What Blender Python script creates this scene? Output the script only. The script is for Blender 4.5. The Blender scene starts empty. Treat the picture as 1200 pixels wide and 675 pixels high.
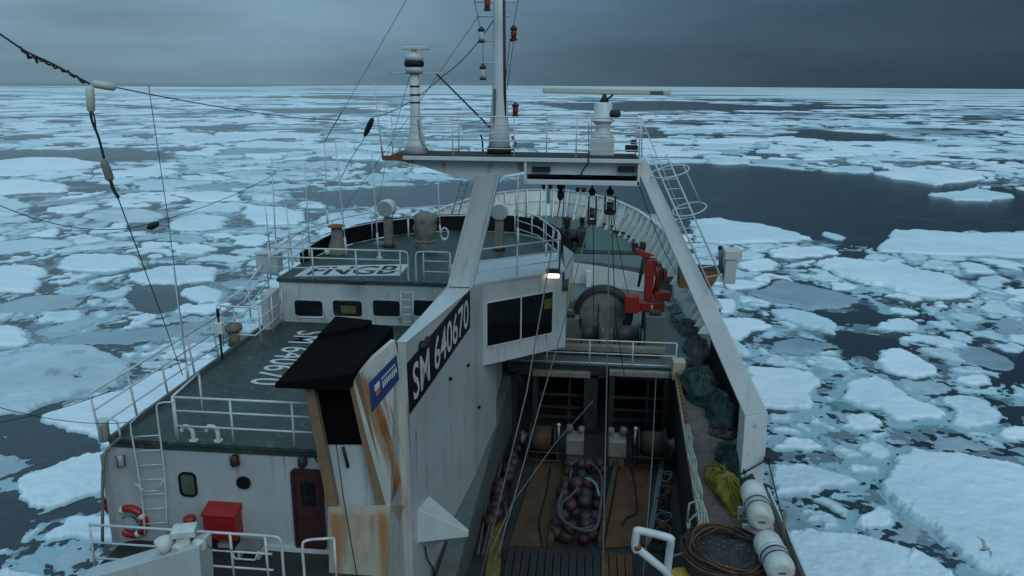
import bpy, bmesh, math, random
import numpy as np
from math import sin, cos, pi, radians, atan, tan, exp, log
from mathutils import Vector, Matrix, noise as mnoise

random.seed(7); np.random.seed(7)
S = bpy.context.scene
COL = S.collection

# ------------------------------------------------------------------ camera
CAM_H = 18.0; FOC = 900.0                                  # photo is 1200 x 675
PITCH = atan(237.5/FOC); YAW = atan(90*cos(PITCH)/FOC); ROLL = radians(0.38)
cF = Vector((-sin(YAW)*cos(PITCH), cos(YAW)*cos(PITCH), -sin(PITCH)))
r0 = Vector((cos(YAW), sin(YAW), 0)); u0 = r0.cross(cF)
cR = r0*cos(ROLL) + u0*sin(ROLL); cU = u0*cos(ROLL) - r0*sin(ROLL)
cC = Vector((0, 0, CAM_H))
camd = bpy.data.cameras.new('camera'); cam = bpy.data.objects.new('camera', camd); COL.objects.link(cam)
cam.matrix_world = Matrix(((cR.x, cU.x, -cF.x, cC.x), (cR.y, cU.y, -cF.y, cC.y), (cR.z, cU.z, -cF.z, cC.z), (0, 0, 0, 1)))
camd.sensor_width = 36; camd.lens = 36*FOC/1200; camd.clip_start = 0.1; camd.clip_end = 120000
S.camera = cam

# ------------------------------------------------------------------ sky, sun, exposure
SUN_EL, SUN_AZ = radians(38), radians(150)                 # veiled sun behind the camera, over the starboard quarter
world = bpy.data.worlds.new('World'); S.world = world; world.use_nodes = True
nt = world.node_tree; nt.nodes.clear()
def wn(t, **k):
    n = nt.nodes.new(t)
    for a, b in k.items(): setattr(n, a, b)
    return n
def wl(a, b): nt.links.new(a, b)
def wmath(op, a, b=None, c=None, clamp=False):
    n = wn('ShaderNodeMath', operation=op, use_clamp=clamp)
    for i, v in enumerate((a, b, c)):
        if v is None: continue
        if isinstance(v, (int, float)): n.inputs[i].default_value = v
        else: wl(v, n.inputs[i])
    return n.outputs[0]
tc = wn('ShaderNodeTexCoord'); sep = wn('ShaderNodeSeparateXYZ'); wl(tc.outputs['Generated'], sep.inputs[0])
zup = wmath('MAXIMUM', sep.outputs['Z'], 0.0)
sky = wn('ShaderNodeTexSky', sky_type='NISHITA', sun_disc=False, sun_elevation=SUN_EL, sun_rotation=SUN_AZ)
skd = wn('ShaderNodeMixRGB', blend_type='MULTIPLY'); skd.inputs[0].default_value = 1; skd.inputs[2].default_value = (.06, .06, .06, 1)
wl(sky.outputs[0], skd.inputs[1])
# stratus layer: banded noise that is stretched along the horizon
mp = wn('ShaderNodeMapping'); mp.inputs['Scale'].default_value = (1.0, 1.0, 5.5); wl(tc.outputs['Generated'], mp.inputs[0])
nz = wn('ShaderNodeTexNoise'); nz.inputs['Scale'].default_value = 2.1; nz.inputs['Detail'].default_value = 7; nz.inputs['Roughness'].default_value = .52
wl(mp.outputs[0], nz.inputs[0])
nzv = wmath('MULTIPLY_ADD', nz.outputs[0], 1.25, -0.12)
# overcast dome (CIE): zenith three times as bright as the horizon
dome = wmath('MULTIPLY_ADD', zup, 2.0, 1.0)
dome = wmath('MULTIPLY', dome, 0.355)
# a darker bank of cloud to starboard
bdir = wmath('MULTIPLY_ADD', sep.outputs['X'], .8, wmath('MULTIPLY', sep.outputs['Y'], .6))
bank = wn('ShaderNodeMapRange', interpolation_type='SMOOTHSTEP'); wl(bdir, bank.inputs[0])
bank.inputs[1].default_value = .20; bank.inputs[2].default_value = .95; bank.inputs[3].default_value = 1.0; bank.inputs[4].default_value = .25
lum = wmath('MULTIPLY', dome, bank.outputs[0])
cl = wmath('MULTIPLY_ADD', nzv, 1.25, .42)
lum = wmath('MULTIPLY', lum, cl)
cr = wn('ShaderNodeMixRGB'); wl(bank.outputs[0], cr.inputs[0])
cr.inputs[1].default_value = (.17, .39, .67, 1); cr.inputs[2].default_value = (.40, .69, .89, 1)
cm = wn('ShaderNodeVectorMath', operation='SCALE'); wl(cr.outputs[0], cm.inputs[0]); wl(lum, cm.inputs['Scale'])
mixc = wn('ShaderNodeMixRGB'); mixc.inputs[0].default_value = .96
wl(skd.outputs[0], mixc.inputs[1]); wl(cm.outputs[0], mixc.inputs[2])
bg = wn('ShaderNodeBackground'); bg.inputs[1].default_value = 1.0; wl(mixc.outputs[0], bg.inputs[0])
wo = wn('ShaderNodeOutputWorld'); wl(bg.outputs[0], wo.inputs[0])

sd = bpy.data.lights.new('sun', 'SUN'); sd.energy = 0.78; sd.angle = radians(35); sd.color = (.90, .97, 1.0)
sun = bpy.data.objects.new('sun', sd); COL.objects.link(sun)
sun.rotation_euler = Vector((-sin(SUN_AZ)*cos(SUN_EL), -cos(SUN_AZ)*cos(SUN_EL), -sin(SUN_EL))).to_track_quat('-Z', 'Y').to_euler()
S.view_settings.view_transform = 'Standard'; S.view_settings.look = 'None'
S.view_settings.exposure = 0.0; S.view_settings.gamma = 1.0; S.view_settings.use_curve_mapping = False
S.cycles.max_bounces = 6; S.cycles.use_denoising = True

# ------------------------------------------------------------------ pixel rays (a pixel is only a direction)
def ray(x, y): return cF + cR*((x-600)/FOC) - cU*((y-337.5)/FOC)
def pY(x, y, Y): d = ray(x, y); return cC + d*(Y/d.y)
def pZ(x, y, z): d = ray(x, y); return cC + d*((z-CAM_H)/d.z)
def pX(x, y, X): d = ray(x, y); return cC + d*(X/d.x)
def proj(P):
    v = Vector(P)-cC; d = v.dot(cF)
    return 600+FOC*v.dot(cR)/d, 337.5-FOC*v.dot(cU)/d
def V(*a): return Vector(a)

# ------------------------------------------------------------------ materials
MATS = {}
def mat(name, col, rough=.6, metal=0., var=.25, scale=1.5, col2=None, amt=.0, bump=.15, bscale=20., streak=None, spec=.5, emit=None, thr=(.55, .7), scale2=1.2):
    """paint / metal / cloth: base colour + broad noise variation, optional second colour in patches, optional vertical rust streaks, fine bump"""
    m = bpy.data.materials.new(name); m.use_nodes = True; t = m.node_tree; t.nodes.clear()
    N = lambda ty: t.nodes.new(ty)
    L = t.links.new
    out = N('ShaderNodeOutputMaterial'); b = N('ShaderNodeBsdfPrincipled'); L(b.outputs[0], out.inputs[0])
    b.inputs['Roughness'].default_value = rough; b.inputs['Metallic'].default_value = metal
    b.inputs['Specular IOR Level'].default_value = spec
    g = N('ShaderNodeNewGeometry'); pos = g.outputs['Position']
    n1 = N('ShaderNodeTexNoise'); n1.inputs['Scale'].default_value = scale; n1.inputs['Detail'].default_value = 6; n1.inputs['Roughness'].default_value = .65; L(pos, n1.inputs[0])
    r1 = N('ShaderNodeMapRange'); L(n1.outputs[0], r1.inputs[0]); r1.inputs[1].default_value = .3; r1.inputs[2].default_value = .72
    mx = N('ShaderNodeMixRGB'); L(r1.outputs[0], mx.inputs[0])
    mx.inputs[1].default_value = (*[c*(1-var) for c in col], 1); mx.inputs[2].default_value = (*[min(1, c*(1+var*.55)) for c in col], 1)
    cur = mx.outputs[0]
    if col2:
        n2 = N('ShaderNodeTexNoise'); n2.inputs['Scale'].default_value = scale2; n2.inputs['Detail'].default_value = 9; n2.inputs['Roughness'].default_value = .72
        of = N('ShaderNodeVectorMath'); of.inputs[1].default_value = (13.1, 7.7, 3.3); L(pos, of.inputs[0]); L(of.outputs[0], n2.inputs[0])
        r2 = N('ShaderNodeMapRange'); L(n2.outputs[0], r2.inputs[0]); r2.inputs[1].default_value = thr[0]; r2.inputs[2].default_value = thr[1]; r2.inputs[4].default_value = amt
        m2 = N('ShaderNodeMixRGB'); L(r2.outputs[0], m2.inputs[0]); L(cur, m2.inputs[1]); m2.inputs[2].default_value = (*col2, 1); cur = m2.outputs[0]
    if streak:
        scol, samt, sthr = streak
        ms = N('ShaderNodeMapping'); ms.inputs['Scale'].default_value = (5.5, 5.5, .32); L(pos, ms.inputs[0])
        n3 = N('ShaderNodeTexNoise'); n3.inputs['Scale'].default_value = 1.0; n3.inputs['Detail'].default_value = 5; n3.inputs['Roughness'].default_value = .6; L(ms.outputs[0], n3.inputs[0])
        r3 = N('ShaderNodeMapRange'); L(n3.outputs[0], r3.inputs[0]); r3.inputs[1].default_value = sthr; r3.inputs[2].default_value = sthr+.17; r3.inputs[4].default_value = samt
        m3 = N('ShaderNodeMixRGB'); L(r3.outputs[0], m3.inputs[0]); L(cur, m3.inputs[1]); m3.inputs[2].default_value = (*scol, 1); cur = m3.outputs[0]
    L(cur, b.inputs['Base Color'])
    if bump:
        nb = N('ShaderNodeTexNoise'); nb.inputs['Scale'].default_value = bscale; nb.inputs['Detail'].default_value = 5; L(pos, nb.inputs[0])
        bp = N('ShaderNodeBump'); bp.inputs['Strength'].default_value = bump; bp.inputs['Distance'].default_value = .05; L(nb.outputs[0], bp.inputs['Height']); L(bp.outputs[0], b.inputs['Normal'])
    if emit:
        b.inputs['Emission Color'].default_value = (*emit[0], 1); b.inputs['Emission Strength'].default_value = emit[1]
    MATS[name] = m
    return m
RUST = (.19, .075, .022); DRUST = (.10, .045, .022)
mat('white', (.50, .535, .53), .45, var=.16, scale=.9, col2=(.40, .37, .31), amt=.45, thr=(.52, .75), streak=((.30, .22, .14), .30, .60), bump=.06)
mat('wall', (.44, .475, .48), .42, var=.16, scale=.55, col2=(.38, .37, .33), amt=.5, thr=(.5, .72), streak=((.30, .20, .11), .5, .575), bump=.22, bscale=1.7)
mat('gantry', (.54, .58, .58), .42, var=.1, scale=.8, col2=(.47, .46, .41), amt=.45, thr=(.55, .78), streak=((.34, .24, .14), .4, .59), bump=.18, bscale=1.9)
mat('cheekrust', (.50, .51, .47), .5, var=.15, scale=1.2, col2=(.40, .34, .24), amt=.5, thr=(.5, .7), streak=((.36, .24, .12), .4, .58), bump=.12, bscale=4)
mat('dullcream', (.20, .20, .165), .6, var=.25, scale=2, col2=(.10, .06, .03), amt=.6, thr=(.5, .68), scale2=3, bump=.1)
mat('palenet', (.19, .195, .18), .85, var=.35, scale=4, bump=.8, bscale=26)
mat('rusttan', (.19, .14, .09), .6, var=.2, scale=2, col2=(.24, .10, .03), amt=.7, thr=(.45, .66), bump=.1)
mat('oldyellow', (.17, .13, .02), .6, var=.35, scale=2, col2=(.06, .04, .02), amt=.7, thr=(.45, .65), scale2=3, bump=.1)
mat('shaded_wall', (.36, .39, .395), .45, var=.16, scale=.55, col2=(.30, .29, .26), amt=.5, thr=(.5, .72), streak=((.25, .17, .10), .45, .58), bump=.22, bscale=1.7)  # darker copy of the wall paint; the aft face's shade is put into its colour
mat('rustywhite', (.42, .39, .31), .55, var=.15, scale=1.6, col2=(.36, .27, .16), amt=.7, thr=(.45, .68), streak=((.34, .18, .07), .5, .56), bump=.1)
mat('railwhite', (.53, .57, .57), .45, var=.18, scale=5, col2=(.25, .17, .11), amt=.5, thr=(.62, .74), scale2=9, bump=0)
mat('green', (.029, .047, .040), .55, var=.45, scale=1.1, col2=(.22, .26, .255), amt=.42, thr=(.55, .68), scale2=5, bump=.3, bscale=24)
mat('greenlight', (.056, .105, .088), .5, var=.28, scale=1.1, col2=(.16, .22, .20), amt=.55, thr=(.55, .72), scale2=3, bump=.2)
mat('greengrey', (.10, .125, .12), .55, var=.3, scale=2.2, col2=(.10, .065, .04), amt=.6, thr=(.55, .7), bump=.12)
mat('cream', (.62, .64, .61), .5, var=.18, scale=1.1, col2=(.28, .20, .12), amt=.5, thr=(.56, .72), scale2=2.5, streak=((.26, .16, .08), .45, .57), bump=.06)
mat('browndeck', (.115, .082, .068), .7, var=.4, scale=3, col2=(.24, .23, .22), amt=.7, thr=(.55, .66), scale2=11, bump=.4, bscale=18)
mat('darkdeck', (.022, .023, .022), .75, var=.4, scale=2, col2=(.05, .028, .016), amt=.7, thr=(.5, .68), bump=.25)
mat('darksteel', (.019, .020, .020), .6, var=.4, scale=3, col2=(.07, .036, .018), amt=.6, thr=(.52, .7), bump=.2)
mat('black', (.0045, .0048, .005), .7, var=.4, scale=3, bump=.2, bscale=14, spec=.25)
mat('soot', (.0028, .003, .0032), .9, var=.3, scale=3, bump=.3, bscale=9, spec=.08)
mat('blackpaint', (.009, .010, .011), .5, var=.3, scale=2, bump=.05, spec=.3)
mat('rustplate', (.098, .036, .008), .7, var=.45, scale=1.3, col2=(.16, .075, .022), amt=.7, thr=(.48, .7), scale2=2, bump=.25)
mat('tan', (.072, .046, .019), .75, var=.45, scale=1.6, col2=(.085, .032, .010), amt=.7, thr=(.48, .68), scale2=2.5, bump=.25)
mat('rust', RUST, .75, var=.45, scale=6, col2=(.06, .03, .015), amt=.7, bump=.3)
mat('red', (.30, .012, .014), .45, var=.25, scale=4, col2=(.10, .012, .012), amt=.5, bump=.05)
mat('redcrane', (.31, .020, .013), .45, var=.3, scale=3, col2=(.07, .02, .014), amt=.7, thr=(.52, .68), scale2=4, bump=.08)
mat('maroon', (.045, .012, .016), .5, var=.3, scale=3, bump=.06)
mat('glass', (.006, .008, .009), .06, var=.3, scale=1, bump=.03, bscale=1.2, spec=.6)
mat('greenglass', (.075, .11, .075), .2, var=.25, scale=2, bump=0)
mat('rubber', (.011, .010, .011), .7, var=.3, scale=8, bump=.2)
mat('wire', (.026, .027, .028), .55, .3, var=.3, scale=9, bump=.1)
mat('greywire', (.17, .18, .18), .55, .2, var=.3, scale=9, bump=.1)
mat('greensheet', (.009, .042, .038), .75, var=.5, scale=5, bump=.9, bscale=22, col2=(.03, .065, .06), amt=.6, scale2=14)
mat('yellownet', (.19, .165, .012), .8, var=.45, scale=6, bump=.9, bscale=26, col2=(.05, .07, .02), amt=.7, scale2=11)
mat('greynet', (.075, .082, .078), .85, var=.4, scale=5, bump=.9, bscale=26)
mat('tarp', (.165, .165, .135), .8, var=.35, scale=4, bump=.5, bscale=7)
mat('rope', (.36, .37, .33), .85, var=.35, scale=8, bump=.6, bscale=60, col2=(.16, .13, .09), amt=.6)
mat('bluerope', (.10, .30, .30), .8, var=.3, scale=8, bump=.4)
mat('wornrust', (.055, .030, .018), .75, var=.45, scale=5, col2=(.09, .035, .012), amt=.6, bump=.3)
mat('bobbinred', (.045, .014, .013), .6, var=.4, scale=5, col2=(.03, .02, .02), amt=.7, bump=.2)
mat('bobbinblack', (.022, .020, .021), .6, var=.4, scale=5, col2=(.06, .045, .04), amt=.5, bump=.2)
mat('raft', (.54, .56, .53), .42, var=.18, scale=3, col2=(.33, .29, .21), amt=.6, thr=(.50, .68), bump=.03)
mat('insulator', (.50, .52, .46), .4, var=.15, scale=9, bump=.04)
mat('yellow', (.42, .30, .02), .5, var=.3, scale=5, col2=(.14, .07, .02), amt=.6, bump=.1)
mat('blue', (.018, .040, .15), .5, var=.2, scale=3, bump=.03)
mat('paint_white', (.52, .55, .54), .6, var=.2, scale=6, col2=(.16, .18, .17), amt=.75, thr=(.55, .68), scale2=9, bump=.05)
mat('sign_white', (.60, .61, .57), .5, var=.12, scale=4, col2=(.35, .19, .08), amt=.55, thr=(.60, .72), scale2=5, bump=0)
mat('orange', (.45, .14, .03), .5, var=.2, scale=5, bump=0)
mat('gravel', (.028, .027, .028), .8, var=.5, scale=9, col2=(.36, .37, .38), amt=.8, thr=(.58, .66), scale2=16, bump=.9, bscale=24)
mat('lamp', (.8, .8, .7), .3, var=0, bump=0, emit=((1.0, .90, .66), 2.2))
mat('lens', (.30, .34, .34), .15, var=.1, bump=0)
mat('olive', (.10, .095, .03), .6, var=.3, bump=.1)
mat('redlens', (.20, .010, .014), .25, var=.2, bump=0)
mat('gull', (.30, .31, .31), .7, var=.3, scale=9, bump=0, col2=(.10, .10, .10), amt=.6)
mat('hullpaint', (.03, .045, .06), .5, var=.3, scale=.5, streak=(RUST, .6, .56), bump=.05)

def rust_material():
    m = bpy.data.materials.new('ruststain'); m.use_nodes = True; t = m.node_tree; t.nodes.clear(); N = t.nodes.new; L = t.links.new
    out = N('ShaderNodeOutputMaterial'); b = N('ShaderNodeBsdfPrincipled'); L(b.outputs[0], out.inputs[0]); b.inputs['Roughness'].default_value = .75
    g = N('ShaderNodeNewGeometry'); mp_ = N('ShaderNodeMapping'); mp_.inputs['Scale'].default_value = (14, 14, 1.6); L(g.outputs['Position'], mp_.inputs[0])
    n = N('ShaderNodeTexNoise'); n.inputs['Scale'].default_value = 1; n.inputs['Detail'].default_value = 6; n.inputs['Roughness'].default_value = .65; L(mp_.outputs[0], n.inputs[0])
    r = N('ShaderNodeMapRange'); L(n.outputs[0], r.inputs[0]); r.inputs[1].default_value = .34; r.inputs[2].default_value = .66
    mx = N('ShaderNodeMixRGB'); L(r.outputs[0], mx.inputs[0]); mx.inputs[1].default_value = (.34, .16, .05, 1); mx.inputs[2].default_value = (.46, .155, .018, 1); L(mx.outputs[0], b.inputs['Base Color'])
    at = N('ShaderNodeAttribute'); at.attribute_name = 'stain'; mu = N('ShaderNodeMath'); mu.operation = 'MULTIPLY'; L(at.outputs['Fac'], mu.inputs[0])
    r2 = N('ShaderNodeMapRange'); L(n.outputs[0], r2.inputs[0]); r2.inputs[1].default_value = .32; r2.inputs[2].default_value = .58; r2.inputs[3].default_value = .4; L(r2.outputs[0], mu.inputs[1])
    L(mu.outputs[0], b.inputs['Alpha']); MATS['ruststain'] = m
rust_material()

# ------------------------------------------------------------------ mesh helpers
ORG = {}
class MB:
    def __init__(s): s.v = []; s.f = []; s.sm = []
    def add(s, vs, fs, smooth=False):
        o = len(s.v); s.v += [Vector(a) for a in vs]; s.f += [tuple(i+o for i in f) for f in fs]; s.sm += [smooth]*len(fs); return s
    def box(s, c, d, rz=0., rot=None, taper=1.):
        c = Vector(c); hx, hy, hz = d[0]/2, d[1]/2, d[2]/2
        R = rot if rot is not None else Matrix.Rotation(rz, 3, 'Z')
        vs = []
        for z in (-1, 1):
            k = taper if z > 0 else 1.
            for x, y in ((-1, -1), (1, -1), (1, 1), (-1, 1)): vs.append(c + R @ Vector((x*hx*k, y*hy*k, z*hz)))
        return s.add(vs, [(3, 2, 1, 0), (4, 5, 6, 7), (0, 1, 5, 4), (1, 2, 6, 5), (2, 3, 7, 6), (3, 0, 4, 7)])
    def hexa(s, b, t):        # two matching loops, bottom (ccw from above) and top
        n = len(b)
        fs = [tuple(range(n-1, -1, -1)), tuple(range(n, 2*n))] + [(i, (i+1) % n, n+(i+1) % n, n+i) for i in range(n)]
        return s.add(list(b)+list(t), fs)
    def slab(s, pts, z0, z1):
        return s.hexa([V(p[0], p[1], z0) for p in pts], [V(p[0], p[1], z1) for p in pts])
    def plate(s, pts, off):   # planar polygon pushed by the vector off
        off = Vector(off); return s.hexa([Vector(p) for p in pts], [Vector(p)+off for p in pts])
    def tube(s, pts, r, n=8, caps=True, closed=False):
        pts = [Vector(p) for p in pts]; rr = r if isinstance(r, (list, tuple)) else [r]*len(pts)
        vs = []; fs = []; m = len(pts); ref = None
        for i, p in enumerate(pts):
            if closed: d = pts[(i+1) % m]-pts[i-1]
            else: d = (pts[min(i+1, m-1)]-pts[max(i-1, 0)])
            d = d.normalized() if d.length > 1e-9 else Vector((0, 0, 1))
            if ref is None:
                ref = Vector((0, 0, 1)) if abs(d.z) < .9 else Vector((1, 0, 0))
            a = d.cross(ref); a = a.normalized() if a.length > 1e-6 else d.orthogonal().normalized(); b = d.cross(a).normalized()
            ref = -b if (-b).dot(ref) > b.dot(ref) else b
            for k in range(n):
                t = 2*pi*k/n; vs.append(p + (a*cos(t)+b*sin(t))*rr[i])
        for i in range(m if closed else m-1):
            for k in range(n):
                j = (i+1) % m
                fs.append((i*n+k, i*n+(k+1) % n, j*n+(k+1) % n, j*n+k))
        s.add(vs, fs, True)
        if caps and not closed:
            o = len(s.v)-len(vs)
            s.f += [tuple(o+k for k in range(n)), tuple(o+(m-1)*n+k for k in range(n-1, -1, -1))]; s.sm += [False, False]
        return s
    def lathe(s, base, prof, axis=(0, 0, 1), n=16, smooth=True):   # prof: (radius, distance along the axis)
        base = Vector(base); ax = Vector(axis).normalized(); a = ax.orthogonal().normalized(); b = ax.cross(a)
        vs = []; fs = []
        for r, h in prof:
            for k in range(n):
                t = 2*pi*k/n; vs.append(base + ax*h + (a*cos(t)+b*sin(t))*r)
        m = len(prof)
        for i in range(m-1):
            for k in range(n): fs.append((i*n+k, i*n+(k+1) % n, (i+1)*n+(k+1) % n, (i+1)*n+k))
        s.add(vs, fs, smooth)
        o = len(s.v)-len(vs)
        s.f += [tuple(o+k for k in range(n-1, -1, -1)), tuple(o+(m-1)*n+k for k in range(n))]; s.sm += [False, False]
        return s
    def ball(s, c, r, n=10, sz=(1, 1, 1)):
        c = Vector(c); m = max(5, n//2+1)
        vs = [c+Vector((0, 0, -r*sz[2]))]; fs = []
        for i in range(1, m):
            ph = -pi/2+pi*i/m
            for k in range(n): vs.append(c+Vector((cos(ph)*cos(2*pi*k/n)*r*sz[0], cos(ph)*sin(2*pi*k/n)*r*sz[1], sin(ph)*r*sz[2])))
        vs.append(c+Vector((0, 0, r*sz[2]))); T = len(vs)-1
        for k in range(n):
            fs.append((0, 1+(k+1) % n, 1+k)); fs.append((T, 1+(m-2)*n+k, 1+(m-2)*n+(k+1) % n))
            for i in range(m-2):
                a = 1+i*n; fs.append((a+k, a+(k+1) % n, a+n+(k+1) % n, a+n+k))
        return s.add(vs, fs, True)
    def build(s, name, material, parent=None, bevel=0., origin=None):
        org = ORG[parent.name] if parent else (Vector(origin) if origin is not None else None)
        if org is None:
            xs = [v.x for v in s.v]; ys = [v.y for v in s.v]; zs = [v.z for v in s.v]
            org = Vector(((min(xs)+max(xs))/2, (min(ys)+max(ys))/2, min(zs)))
        me = bpy.data.meshes.new(name); me.from_pydata([tuple(v-org) for v in s.v], [], s.f); me.validate()
        if len(me.polygons) == len(s.sm): me.polygons.foreach_set('use_smooth', s.sm)
        bm = bmesh.new(); bm.from_mesh(me); bmesh.ops.recalc_face_normals(bm, faces=bm.faces); bm.to_mesh(me); bm.free()
        me.materials.append(MATS[material] if isinstance(material, str) else material)
        o = bpy.data.objects.new(name, me); COL.objects.link(o)
        if parent: o.parent = parent
        else: o.location = org
        ORG[o.name] = org
        if bevel:
            b = o.modifiers.new('bevel', 'BEVEL'); b.width = bevel; b.segments = 2; b.limit_method = 'ANGLE'; b.angle_limit = radians(35)
        return o
def thing(name, label, cat, loc, group=None):
    o = bpy.data.objects.new(name, None); COL.objects.link(o); o.empty_display_size = .2
    o.location = loc; ORG[o.name] = Vector(loc); tag(o, label, cat, group); return o
def tag(o, label, cat=None, group=None, kind=None):
    if label: o['label'] = label
    if cat: o['category'] = cat
    if group: o['group'] = group
    if kind: o['kind'] = kind
    return o
def lerp(a, b, t): return a+(b-a)*t
def arc_pts(pts, n=6):        # Catmull-Rom through the points
    P = [Vector(p) for p in pts]; P = [P[0]*2-P[1]]+P+[P[-1]*2-P[-2]]; out = []
    for i in range(1, len(P)-2):
        for k in range(n):
            t = k/n; a, b, c, d = P[i-1], P[i], P[i+1], P[i+2]
            out.append(.5*((2*b)+(c-a)*t+(2*a-5*b+4*c-d)*t*t+(3*b-a-3*c+d)*t**3))
    out.append(P[-2]); return out
def sag(a, b, s, n=14):
    a = Vector(a); b = Vector(b)
    return [a.lerp(b, i/n)-Vector((0, 0, s*4*(i/n)*(1-i/n))) for i in range(n+1)]
def text_mesh(txt, quad, name, material, parent, off=(0, 0, 0), xr=(0, 1), yr=(0, 1), thick=.004, font_w=1.):
    """letters laid into the quad (bottom-left, bottom-right, top-right, top-left)"""
    cu = bpy.data.curves.new('t', 'FONT'); cu.body = txt; cu.resolution_u = 3; cu.offset = .012*font_w
    o = bpy.data.objects.new('t', cu); COL.objects.link(o)
    dg = bpy.context.evaluated_depsgraph_get(); me = bpy.data.meshes.new_from_object(o.evaluated_get(dg))
    co = [v.co.copy() for v in me.vertices]; fs = [tuple(p.vertices) for p in me.polygons]
    bpy.data.objects.remove(o); bpy.data.curves.remove(cu); bpy.data.meshes.remove(me)
    x0 = min(c.x for c in co); x1 = max(c.x for c in co); y0 = min(c.y for c in co); y1 = max(c.y for c in co)
    q = [Vector(a) for a in quad]; mb = MB(); off = Vector(off)
    vs = []
    for c in co:
        u = lerp(xr[0], xr[1], (c.x-x0)/(x1-x0)); w = lerp(yr[0], yr[1], (c.y-y0)/(y1-y0))
        vs.append(q[0].lerp(q[1], u).lerp(q[3].lerp(q[2], u), w)+off)
    mb.add(vs, fs)
    return mb.build(name, material, parent)
def railing(label, base, h=1.05, bars=(.36, .70, 1.0), posts=None, step=1.5, r=.024, group=None, lean=(0, 0, 0), ends=(0, 0), smooth=False, cat='railing', name='deck_railing'):
    """a run of pipe railing on the polyline base; each post and each bar is a part"""
    base = [Vector(b) for b in base]; line = arc_pts(base, 5) if smooth else base
    lean = Vector(lean)
    t = thing(name, label, cat, base[0], group)
    up = Vector((0, 0, h))+lean
    cum = [0.]
    for a, b in zip(line, line[1:]): cum.append(cum[-1]+(b-a).length)
    def at(s):
        for i in range(len(line)-1):
            if s <= cum[i+1]+1e-6:
                k = (s-cum[i])/max(1e-6, cum[i+1]-cum[i]); return line[i].lerp(line[i+1], k)
        return line[-1]
    n = max(1, round(cum[-1]/step)); S_ = [cum[-1]*i/n for i in range(n+1)] if posts is None else [cum[-1]*p for p in posts]
    for s_ in S_:
        p = at(s_); MB().tube([p, p+up*.995], r*.95, 7).build('post', 'railwhite', t)
    for k in bars:
        pts = [p+up*k for p in line]
        MB().tube(pts, r if k > .9 else r*.8, 7).build('rail_bar', 'railwhite', t)
    for e, p, q in ((ends[0], line[0], line[1]), (ends[1], line[-1], line[-2])):
        if e:
            d = (p-q).normalized()*e
            MB().tube(arc_pts([p+up, p+up*.97+d*.75, p+up*.85+d, p+up*.4+d, p+d], 4), r, 7).build('end_hoop', 'railwhite', t)
    return t

def rust_run(p0, nrm, length, width, parent, strength=.8, down=(0, 0, -1), out=.006, seed=0):
    """a run of rust stain on a steel face, starting at p0; soft edges come from a per-vertex density"""
    p0 = Vector(p0); nrm = Vector(nrm).normalized(); dn = Vector(down).normalized(); sd_ = nrm.cross(dn).normalized(); dn = sd_.cross(nrm).normalized()*(1 if sd_.cross(nrm).dot(dn) > 0 else -1)
    nc, nr = 7, 14; mb = MB(); vs = []; al = []
    for r in range(nr):
        y = r/(nr-1); wob = .25*width*mnoise.noise(Vector((seed*3.1, y*2.5, 1.7))); wd = width*(1-.45*y)*(.7+.3*abs(mnoise.noise(Vector((seed, y*3, 5)))))
        for c in range(nc):
            x = c/(nc-1)*2-1; vs.append(p0+sd_*(x*wd/2+wob*y)+dn*(length*y)+nrm*out); al.append(max(0, (1-x*x))**1.3*(1-y)**.8*min(1, y*9+.1)*strength)
    mb.add(vs, [(r*nc+c, r*nc+c+1, (r+1)*nc+c+1, (r+1)*nc+c) for r in range(nr-1) for c in range(nc-1)], True)
    o = mb.build('rust_stain', 'ruststain', parent); at = o.data.attributes.new('stain', 'FLOAT', 'POINT'); at.data.foreach_set('value', al); return o

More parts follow.
